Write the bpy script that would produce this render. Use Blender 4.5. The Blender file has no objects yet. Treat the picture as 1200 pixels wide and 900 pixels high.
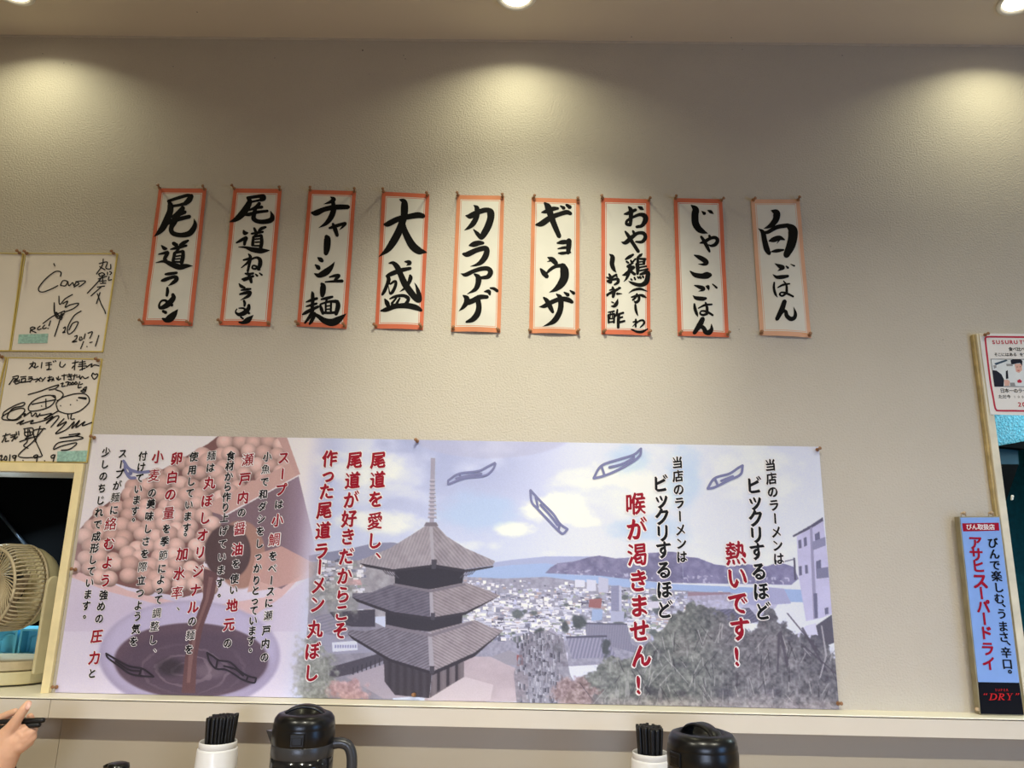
import bpy, math, random
import numpy as np
from mathutils import Matrix, Vector
random.seed(7); rng = np.random.default_rng(7)
SC = bpy.context.scene
COL = SC.collection
PI = math.pi

# ------------------------------------------------------------------ camera
EYE, DIST, FPX = 1.20, 1.88, 880.0
PITCH, ROLL, YAW = math.radians(13.46), math.radians(1.114), math.radians(-0.772)
CEIL = EYE + 1.469
_cp, _sp = math.cos(PITCH), math.sin(PITCH)
_f = np.array([math.sin(YAW)*_cp, math.cos(YAW)*_cp, _sp])
_r = np.array([math.cos(YAW), -math.sin(YAW), 0.0])
_u = np.cross(_r, _f)
_r2 = _r*math.cos(ROLL) + _u*math.sin(ROLL)
_u2 = -_r*math.sin(ROLL) + _u*math.cos(ROLL)
CAMP = np.array([0.0, -DIST, EYE])
cd = bpy.data.cameras.new('camera'); cam = bpy.data.objects.new('camera', cd); COL.objects.link(cam)
M4 = Matrix.Identity(4)
for i in range(3):
    M4[i][0] = _r2[i]; M4[i][1] = _u2[i]; M4[i][2] = -_f[i]; M4[i][3] = CAMP[i]
cam.matrix_world = M4
cd.sensor_width = 36.0; cd.lens = FPX*36.0/1200.0; cd.clip_start = 0.02
SC.camera = cam

def ray(px, py):
    return _r2*((px-600.0)/FPX) - _u2*((py-450.0)/FPX) + _f
def at(px, py, y=0.0):                 # point of the place seen at this pixel on the plane y
    d = ray(px, py); return CAMP + d*((y+DIST)/d[1])
def atz(px, py, z):                    # ... on the level z
    d = ray(px, py); return CAMP + d*((z-EYE)/d[2])
def atd(px, py, depth):                # ... at this depth from the lens
    return CAMP + ray(px, py)*depth

# ------------------------------------------------------------------ light and exposure
SC.view_settings.view_transform = 'Standard'; SC.view_settings.look = 'None'
SC.view_settings.gamma = 1.0; SC.view_settings.use_curve_mapping = False
SC.view_settings.exposure = 0.0
MURAL_GAIN = np.array([1.0, 1.0, 1.09])                        # how much paler the print itself is than it reads in the photo's light
LAMP_POWER, LAMP_SPREAD, LAMP_COL = 1.34, 140, (0.99, 0.97, 0.65)     # downlights along the wall
ROOM_POWER, ROOM_COL = 31.5, (0.94, 0.90, 0.74)                       # ceiling lamps further back
SPOT_POWER, SPOT_COL = 76.0, (1.0, 0.98, 0.77)                      # ceiling spot turned to the middle strips
DAY_POWER, DAY_COL = 11.0, (0.36, 0.76, 1.5)                        # street window
FILL_POWER, FILL_COL = 2.9, (0.72, 0.85, 1.15)                      # added low fill behind, no seen source, lifts the shadow under the ledge
WORLD = 0.01
W = bpy.data.worlds.new('world'); SC.world = W; W.use_nodes = True
W.node_tree.nodes['Background'].inputs[0].default_value = (0.9, 0.95, 1.0, 1)
W.node_tree.nodes['Background'].inputs[1].default_value = WORLD

def area(name, loc, target, size, power, col, spread=180, shape='DISK', sy=None):
    l = bpy.data.lights.new(name, 'AREA'); l.energy = power; l.color = col; l.shape = shape; l.size = size
    if sy: l.size_y = sy
    l.spread = math.radians(spread)
    o = bpy.data.objects.new(name, l); COL.objects.link(o); o.location = loc
    o.rotation_euler = (Vector(target)-Vector(loc)).to_track_quat('-Z', 'Y').to_euler()
    return o
# the dining room's other ceiling lamps, behind the camera, and the street window on the right
for k, x in enumerate((-1.35, 0.05, 1.4)):
    area('ceiling_lamp', (x, -1.9, CEIL-0.02), (x, -1.9, 0), 0.10, ROOM_POWER, ROOM_COL, 150)
sl = bpy.data.lights.new('ceiling_spot', 'SPOT'); sl.energy = SPOT_POWER; sl.color = SPOT_COL; sl.spot_size = math.radians(44); sl.spot_blend = 1.0; sl.shadow_soft_size = 0.03
so = bpy.data.objects.new('ceiling_spot', sl); COL.objects.link(so); so.location = (0.03, -1.25, CEIL-0.03)
so.rotation_euler = (Vector((0.02, 0, 1.76))-Vector(so.location)).to_track_quat('-Z', 'Y').to_euler()
area('ledge_fill_light', (-0.2, -4.0, 0.95), (0, 0, 0.72), 2.4, FILL_POWER, FILL_COL, 34, 'RECTANGLE', 0.7)  # added fill aimed below the ledge, stands for no known source
area('street_window_light', (2.55, -1.9, 1.15), (0.9, 0, 0.75), 1.2, DAY_POWER, DAY_COL, 150, 'RECTANGLE', 0.9)

# ------------------------------------------------------------------ materials
def s2l(c):
    return tuple(((v/255.0)/12.92 if v/255.0 <= 0.04045 else ((v/255.0+0.055)/1.055)**2.4) for v in c)
MATS = {}
def mat(name, c, rough=0.6, spec=0.3, metal=0.0, var=0.06, vscale=30.0, bump=0.0, bscale=200.0, trans=0.0, coat=0.0, emit=0.0, alpha=1.0, bdist=0.001):
    m = bpy.data.materials.new(name); m.use_nodes = True; nt = m.node_tree; N = nt.nodes; L = nt.links
    b = N['Principled BSDF']
    col = s2l(c)
    tc = N.new('ShaderNodeTexCoord')
    nz = N.new('ShaderNodeTexNoise'); nz.inputs['Scale'].default_value = vscale; nz.inputs['Detail'].default_value = 4
    L.new(tc.outputs['Object'], nz.inputs['Vector'])
    rp = N.new('ShaderNodeValToRGB')
    rp.color_ramp.elements[0].position = 0.3; rp.color_ramp.elements[1].position = 0.7
    rp.color_ramp.elements[0].color = tuple(v*(1-var) for v in col)+(1,)
    rp.color_ramp.elements[1].color = tuple(min(1, v*(1+var)) for v in col)+(1,)
    L.new(nz.outputs['Fac'], rp.inputs['Fac']); L.new(rp.outputs['Color'], b.inputs['Base Color'])
    b.inputs['Roughness'].default_value = rough; b.inputs['Specular IOR Level'].default_value = spec
    b.inputs['Metallic'].default_value = metal
    b.inputs['Transmission Weight'].default_value = trans
    b.inputs['Coat Weight'].default_value = coat
    b.inputs['Alpha'].default_value = alpha
    if emit:
        b.inputs['Emission Color'].default_value = col+(1,); b.inputs['Emission Strength'].default_value = emit
    if bump:
        n2 = N.new('ShaderNodeTexNoise'); n2.inputs['Scale'].default_value = bscale; n2.inputs['Detail'].default_value = 3
        L.new(tc.outputs['Object'], n2.inputs['Vector'])
        bp = N.new('ShaderNodeBump'); bp.inputs['Strength'].default_value = bump; bp.inputs['Distance'].default_value = bdist
        L.new(n2.outputs['Fac'], bp.inputs['Height']); L.new(bp.outputs['Normal'], b.inputs['Normal'])
    MATS[name] = m
    return m

M_wall = mat('wallpaper', (200, 191, 178), 0.55, 0.35, var=0.02, vscale=6, bump=0.9, bscale=210, bdist=0.0026)
M_ceil = mat('ceiling_board', (214, 202, 186), 0.8, 0.2, var=0.02, vscale=4)
M_low = mat('counter_panel', (176, 165, 146), 0.45, 0.35, var=0.02, vscale=5)
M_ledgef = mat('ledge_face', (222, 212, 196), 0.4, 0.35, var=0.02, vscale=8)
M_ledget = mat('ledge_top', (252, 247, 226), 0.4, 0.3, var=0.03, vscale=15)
M_frame = mat('cream_frame', (244, 226, 176), 0.5, 0.3, var=0.08, vscale=25)
M_frame2 = mat('worn_white_frame', (226, 218, 196), 0.5, 0.3, var=0.12, vscale=22)
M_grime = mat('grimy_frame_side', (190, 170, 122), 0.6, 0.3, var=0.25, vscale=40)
M_trim = mat('ceiling_trim', (205, 195, 184), 0.5, 0.3)
M_floor = mat('floor_tile', (110, 98, 86), 0.5, 0.3, var=0.1, vscale=3)
M_back = mat('room_wall', (190, 180, 162), 0.7, 0.2)
M_white = mat('lamp_trim', (225, 222, 214), 0.4, 0.4)
M_lamp = mat('lamp_glow', (255, 244, 214), 0.5, 0.2, emit=5.0)
M_paper = mat('strip_paper', (222, 218, 208), 0.75, 0.2, var=0.03, vscale=18)
M_orange = mat('strip_border', (208, 110, 80), 0.7, 0.25, var=0.07, vscale=14)
M_orange2 = mat('strip_paler_border', (212, 138, 100), 0.7, 0.25, var=0.07, vscale=14)  # paler, less saturated border tone for the two middle strips
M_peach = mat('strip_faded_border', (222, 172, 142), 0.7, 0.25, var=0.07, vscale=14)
M_ink = mat('brush_ink', (13, 12, 11), 0.7, 0.12, var=0.15)
M_speck_shade = mat('fly_speck_and_gap_shade', (52, 44, 38), 0.8, 0.1)
M_pin = mat('pin_plastic', (150, 106, 70), 0.3, 0.5, var=0.2, vscale=200)
M_pinmetal = mat('pin_metal', (170, 160, 140), 0.3, 0.5, metal=1.0)
M_gold = mat('gilt_edge', (226, 204, 120), 0.4, 0.5, metal=0.35)
M_board = mat('board_paper', (236, 226, 214), 0.75, 0.2, var=0.02, vscale=12)
M_marker = mat('marker_ink', (24, 22, 24), 0.4, 0.4)
M_teal = mat('price_sticker', (158, 196, 184), 0.5, 0.3, var=0.25, vscale=160)
M_red = mat('print_red', (150, 14, 38), 0.6, 0.2)
M_black = mat('print_black', (17, 16, 20), 0.6, 0.2)
M_outline = mat('print_white', (240, 234, 236), 0.5, 0.3)
M_fish = mat('print_fish_blue', (122, 124, 168), 0.5, 0.3)
M_fishd = mat('print_fish_dark', (52, 45, 56), 0.5, 0.3)

# ------------------------------------------------------------------ mesh helpers
class MB:
    def __init__(s): s.v = []; s.f = []; s.m = []; s.mats = []; s.smooth = []
    def mi(s, m):
        if m not in s.mats: s.mats.append(m)
        return s.mats.index(m)
    def add(s, vs, fs, m, smooth=False):
        b = len(s.v); s.v += [tuple(float(c) for c in v) for v in vs]; k = s.mi(m)
        for f in fs: s.f.append(tuple(b+i for i in f)); s.m.append(k); s.smooth.append(smooth)
    def box(s, x0, x1, y0, y1, z0, z1, m, faces=None):
        vs = [(x, y, z) for z in (z0, z1) for y in (y0, y1) for x in (x0, x1)]
        s.add(vs, [(0,2,3,1),(4,5,7,6),(0,1,5,4),(2,6,7,3),(0,4,6,2),(1,3,7,5)], m)
    def prism(s, pts, d, m):           # pts: list of 3D, d: extrusion vector
        n = len(pts); a = [np.array(p, float) for p in pts]; b = [p+np.array(d) for p in a]
        fs = [tuple(range(n)), tuple(reversed(range(n, 2*n)))] + [(i, n+i, n+(i+1) % n, (i+1) % n) for i in range(n)]
        s.add(a+b, fs, m)
    def lathe(s, prof, m, c=(0,0,0), seg=32, smooth=True, axis='z', sx=1.0, sy=1.0):
        vs = []; fs = []
        for r, h in prof:
            for k in range(seg):
                a = 2*PI*k/seg
                p = (r*math.cos(a)*sx, r*math.sin(a)*sy, h)
                if axis == 'y': p = (p[0], p[2], p[1])
                vs.append((c[0]+p[0], c[1]+p[1], c[2]+p[2]))
        for j in range(len(prof)-1):
            for k in range(seg):
                fs.append((j*seg+k, j*seg+(k+1) % seg, (j+1)*seg+(k+1) % seg, (j+1)*seg+k))
        if prof[0][0] > 1e-6: fs.append(tuple(reversed(range(seg))))
        if prof[-1][0] > 1e-6: fs.append(tuple(range((len(prof)-1)*seg, len(prof)*seg)))
        s.add(vs, fs, m, smooth)
    def tube(s, pts, rad, m, seg=8, smooth=True, flat=1.0):
        pts = [np.array(p, float) for p in pts]; n = len(pts)
        if not hasattr(rad, '__len__'): rad = [rad]*n
        vs = []; fs = []; up = np.array([0, 0, 1.0])
        for i, p in enumerate(pts):
            t = pts[min(i+1, n-1)]-pts[max(i-1, 0)]; t = t/(np.linalg.norm(t)+1e-12)
            ref = up if abs(t @ up) < 0.95 else np.array([1.0, 0, 0])
            a = np.cross(ref, t); a /= np.linalg.norm(a); b = np.cross(t, a)
            for k in range(seg):
                q = 2*PI*k/seg
                vs.append(p + rad[i]*(math.cos(q)*a + flat*math.sin(q)*b))
        for i in range(n-1):
            for k in range(seg):
                fs.append((i*seg+k, i*seg+(k+1) % seg, (i+1)*seg+(k+1) % seg, (i+1)*seg+k))
        fs.append(tuple(reversed(range(seg)))); fs.append(tuple(range((n-1)*seg, n*seg)))
        s.add(vs, fs, m, smooth)
    def mesh(s, name):
        me = bpy.data.meshes.new(name); me.from_pydata(s.v, [], s.f); me.update()
        for m in s.mats: me.materials.append(m)
        me.polygons.foreach_set('material_index', s.m)
        me.polygons.foreach_set('use_smooth', s.smooth)
        return me
    def build(s, name, parent=None):
        return link(name, s.mesh(name), parent)
def link(name, me, parent=None):
    o = bpy.data.objects.new(name, me); COL.objects.link(o)
    if parent is not None: o.parent = parent; o.matrix_parent_inverse = Matrix.Translation(parent.location).inverted() if parent.location.length else Matrix.Identity(4)
    return o
def thing(name, label, cat, loc=(0,0,0), group=None):
    o = bpy.data.objects.new(name, None); COL.objects.link(o); o.location = loc
    o.empty_display_size = 0.05
    return tag(o, label, cat, group)
def tag(o, label, cat, group=None):
    o['label'] = label; o['category'] = cat
    if group: o['group'] = group
    return o
def struct(o):
    o['kind'] = 'structure'; return o
def bevel(o, w=0.003, seg=2):
    md = o.modifiers.new('bevel', 'BEVEL'); md.width = w; md.segments = seg; md.limit_method = 'ANGLE'; return o

# strokes: 'x y w x y w ...' polylines smoothed and widened into ink shapes
def catmull(P, sub=6):
    P = np.array(P, float)
    if len(P) < 3: 
        return np.array([P[0]+(P[-1]-P[0])*t for t in np.linspace(0, 1, sub+1)])
    Q = np.vstack([2*P[0]-P[1], P, 2*P[-1]-P[-2]]); out = []
    for i in range(1, len(Q)-2):
        a, b, c, d = Q[i-1], Q[i], Q[i+1], Q[i+2]
        for t in np.arange(sub)/sub:
            out.append(0.5*((2*b)+(c-a)*t+(2*a-5*b+4*c-d)*t*t+(3*b-a-3*c+d)*t**3))
    out.append(P[-1]); out = np.array(out); out[:, 2] = np.maximum(out[:, 2], 0.5); return out
def ribbon(mb, pts, m, fn, lift=0.0, cap=5):
    # pts rows x,y,w in drawing units; fn(x,y,lift) -> world point
    C = catmull(pts); n = len(C); T = np.zeros((n, 2))
    T[1:-1] = C[2:, :2]-C[:-2, :2]; T[0] = C[1, :2]-C[0, :2]; T[-1] = C[-1, :2]-C[-2, :2]
    T /= (np.linalg.norm(T, axis=1)[:, None]+1e-9)
    Nn = np.stack([-T[:, 1], T[:, 0]], 1); h = C[:, 2]/2
    Lf = C[:, :2]+Nn*h[:, None]; Rt = C[:, :2]-Nn*h[:, None]
    vs = []; fs = []
    for i in range(n): vs += [fn(*Lf[i], lift), fn(*Rt[i], lift)]
    for i in range(n-1): fs.append((2*i, 2*i+1, 2*i+3, 2*i+2))
    for e, sgn in ((0, -1), (n-1, 1)):             # rounded ends
        c = C[e, :2]; r = h[e]*0.85; base = len(vs); a0 = math.atan2(Nn[e][1], Nn[e][0])
        pts2 = [c + np.array([math.cos(a0-sgn*PI*k/cap), math.sin(a0-sgn*PI*k/cap)])*np.array([1, 1])*(h[e] if k in (0, cap) else r) for k in range(cap+1)]
        for q in pts2: vs.append(fn(q[0], q[1], lift))
        fs.append(tuple(range(base, base+cap+1)))
    mb.add(vs, fs, m)
def parse(s):
    out = []
    for st in s.split('/'):
        v = [float(t) for t in st.replace(',', ' ').split()]
        if v: out.append([v[i:i+3] for i in range(0, len(v), 3)])
    return out
def parse2(s, w):
    out = []
    for st in s.split('/'):
        v = [float(t) for t in st.replace(',', ' ').split()]
        if v:
            p = [v[i:i+2]+[w] for i in range(0, len(v), 2)]
            if len(p) == 1: p = [p[0], [p[0][0]+w*0.3, p[0][1]+w*0.3, w]]
            out.append(p)
    return out

# printed letters
_gl = {}
def glyph(ch, off):
    k = (ch, round(off, 4))
    if k not in _gl:
        c = bpy.data.curves.new('glyph', 'FONT'); c.body = ch; c.resolution_u = 3; c.offset = off; c.fill_mode = 'FRONT'
        o = bpy.data.objects.new('glyph', c); COL.objects.link(o)
        dg = bpy.context.evaluated_depsgraph_get(); dg.update()
        e = o.evaluated_get(dg); me = e.to_mesh()
        vs = np.array([v.co[:2] for v in me.vertices]) if len(me.vertices) else np.zeros((0, 2))
        fs = [tuple(p.vertices) for p in me.polygons]
        e.to_mesh_clear(); bpy.data.objects.remove(o); bpy.data.curves.remove(c)
        _gl[k] = (vs, fs)
    return _gl[k]
def letter(mb, ch, px, py, size, m, y, off=0.0, nib=(), slope=0.0, lift=0.0, sx=1.0, latin=False, vert=True):
    # one letter centred on the pixel (px,py) of the plane y, size in px
    c = at(px, py, y); s = np.linalg.norm(at(px+1, py, y)-at(px-1, py, y))/2*size
    vs, fs = glyph(ch, off)
    if not len(vs): return
    q = vs - (np.array([0.5, 0.38]) if not latin else (vs.max(0)+vs.min(0))/2)
    if ch in 'ー' and vert: q = np.stack([q[:, 1], -q[:, 0]], 1)
    if ch in '、。': q = q + np.array([0.30, 0.32])
    q = np.stack([q[:, 0]*sx, q[:, 1] + slope*q[:, 0]], 1)
    for j, d in enumerate(((0, 0),)+tuple(nib)):
        p = (q+np.array(d))*s
        mb.add([(c[0]+a, y-lift-j*2e-5, c[2]+b) for a, b in p], fs, m)
NIB = ((0.022, -0.02), (0.044, -0.04))
# ------------------------------------------------------------------ the room
zl = at(987, 831.7)[2]                                   # top of the ledge
LEDGE_D = 0.062
xo = at(86.9, 553.6, -0.012)[0] + 0.004                  # edge of the left opening
zo = at(40, 552.5, -0.012)[2] - 0.002
xr = at(1180.7, 600, -0.02)[0] - 0.003
zr = at(1190, 400, -0.02)[2]
X0, X1, YB, WT = -2.7, 2.7, -4.2, 0.12
b = MB()
b.box(xo, xr, 0, WT, zl-0.03, CEIL, M_wall); b.box(X0, xo, 0, WT, zo, CEIL, M_wall); b.box(xr, X1, 0, WT, zr, CEIL, M_wall)
b.box(X0, -1.95, 0, WT, zl-0.03, zo, M_wall); b.box(1.95, X1, 0, WT, zl-0.03, zr, M_wall)
def speck(b, p, r, n):
    ax = (np.array([1, 0, 0]), np.array([0, 0, 1]) if abs(n[1]) > .5 else np.array([0, 1, 0])); p = np.array(p)+np.array(n)*.0003
    b.add([p+r*(math.cos(t)*ax[0]+math.sin(t)*ax[1]) for t in np.linspace(0, 2*PI, 9)[:-1]], [tuple(range(8))], M_speck_shade)
for px_, py_, r_ in ((425,59,.0022),(473,65,.0015),(475,69,.0014),(203,78,.0014),(50,63,.0015),(75,74,.0013),(84,76,.0012),(322,68,.0013),(433,87,.001),(987,65,.0015),(870,58,.0013),(973,289,.0012),(866,386,.0012),(1105,398,.001)):
    speck(b, at(px_, py_), r_, (0, -1, 0))
struct(b.build('wall_back'))
seam_x = at(76, 830, 0)[0]
b = MB(); b.box(X0, seam_x-0.0006, -0.004, WT, 0, zl-0.03, M_low); b.box(seam_x+0.0006, X1, -0.004, WT, 0, zl-0.03, M_low)
struct(b.build('wall_lower'))
b = MB(); b.box(X0-0.1, X1+0.1, YB-0.1, 1.4, CEIL, CEIL+0.1, M_ceil)
for px_, py_ in ((231, 14), (857, 44), (740, 43)): speck(b, atz(px_, py_, CEIL), .0016, (0, 0, -1))
struct(b.build('ceiling'))
b = MB(); b.box(X0-0.1, X1+0.1, YB-0.1, 1.4, -0.1, 0, M_floor); struct(b.build('floor'))
b = MB(); b.box(X0-0.1, X0, YB, 1.3, 0, CEIL, M_back); struct(b.build('wall_left'))
b = MB(); b.box(X1, X1+0.1, YB, 1.3, 0, CEIL, M_back); struct(b.build('wall_right'))
b = MB(); b.box(X0-0.1, X1+0.1, YB-0.1, YB, 0, CEIL, M_back); struct(b.build('wall_front'))
b = MB(); b.box(X0, X1, -0.005, 0, CEIL-0.0035, CEIL, M_trim); struct(b.build('trim_1'))
# ledge along the top of the low wall: pale top board over a beige apron
zf0 = at(600, 853.2, -LEDGE_D)[2]; zf1 = at(600, 829.0, -LEDGE_D)[2]
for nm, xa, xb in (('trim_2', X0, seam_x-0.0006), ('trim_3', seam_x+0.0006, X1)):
    b = MB(); b.box(xa, xb, -LEDGE_D, -0.004, zf0, zl-0.0055, M_ledgef); b.box(xa, xb, -LEDGE_D+.004, -0.004, zl-0.0056, zl-0.0035, M_speck_shade); struct(b.build(nm))  # dark strip in the gap paints the shadow under the top board
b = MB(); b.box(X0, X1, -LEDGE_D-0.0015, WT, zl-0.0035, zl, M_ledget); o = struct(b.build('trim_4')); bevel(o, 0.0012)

# left opening frame
y = -0.012
fx0, fx1 = at(86.9, 553.6, y)[0], at(97.8, 543.2, y)[0]
fz0, fz1 = at(40, 552.5, y)[2], at(40, 542.2, y)[2]
b = MB()
b.box(fx0, fx1, y, 0.0, zl, fz1, M_frame); b.box(-2.0, fx0, y, 0.0, fz0, fz1, M_frame)
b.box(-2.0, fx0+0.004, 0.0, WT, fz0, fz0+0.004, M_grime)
o = struct(b.build('window_1')); bevel(o, 0.0012)
# right opening frame
y = -0.02
gx0, gx1 = at(1171.7, 600, y)[0], at(1180.7, 600, y)[0]
gz = at(1160, 391, y)[2]
b = MB()
b.box(gx0, gx1, y, 0.0, zl, gz, M_frame2); b.box(gx1, 2.0, y, 0.0, gz-0.03, gz, M_frame2)
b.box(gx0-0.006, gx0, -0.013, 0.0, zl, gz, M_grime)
b.box(gx1, gx1+0.004, 0.0, WT, zl, gz, M_frame2)
o = struct(b.build('window_2')); bevel(o, 0.0015)

# ceiling downlights
LAMPX = [atz(16, -9, CEIL), atz(605, -5.5, CEIL), atz(1195, 0.5, CEIL)]
LAMPY = LAMPX[1][1]
rb = MB(); rb.lathe([(0.0535, 0.0), (0.0545, -0.003), (0.052, -0.006), (0.046, -0.0065), (0.042, -0.003), (0.041, 0.0)], M_white, seg=40)
ring_me = rb.mesh('trim_ring')
gb = MB(); gb.lathe([(0.0405, -0.0005), (0.030, -0.0018), (0.0001, -0.0022)], M_lamp, seg=40)
glow_me = gb.mesh('diffuser')
for k, nm in enumerate(('above the autograph boards', 'above the middle menu strips', 'at the top right corner of the photo')):
    p = (LAMPX[k][0], LAMPY, CEIL)
    t = thing('downlight', 'round white recessed ceiling downlight glowing '+nm, 'ceiling light', p, 'recessed downlights along the wall')
    for n_, me in (('trim_ring', ring_me), ('diffuser', glow_me)):
        o = bpy.data.objects.new(n_, me); COL.objects.link(o); o.parent = t
    area('downlight_beam', (p[0], p[1], CEIL-0.008), (p[0], p[1], 0), 0.07, LAMP_POWER, LAMP_COL, LAMP_SPREAD)
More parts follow.
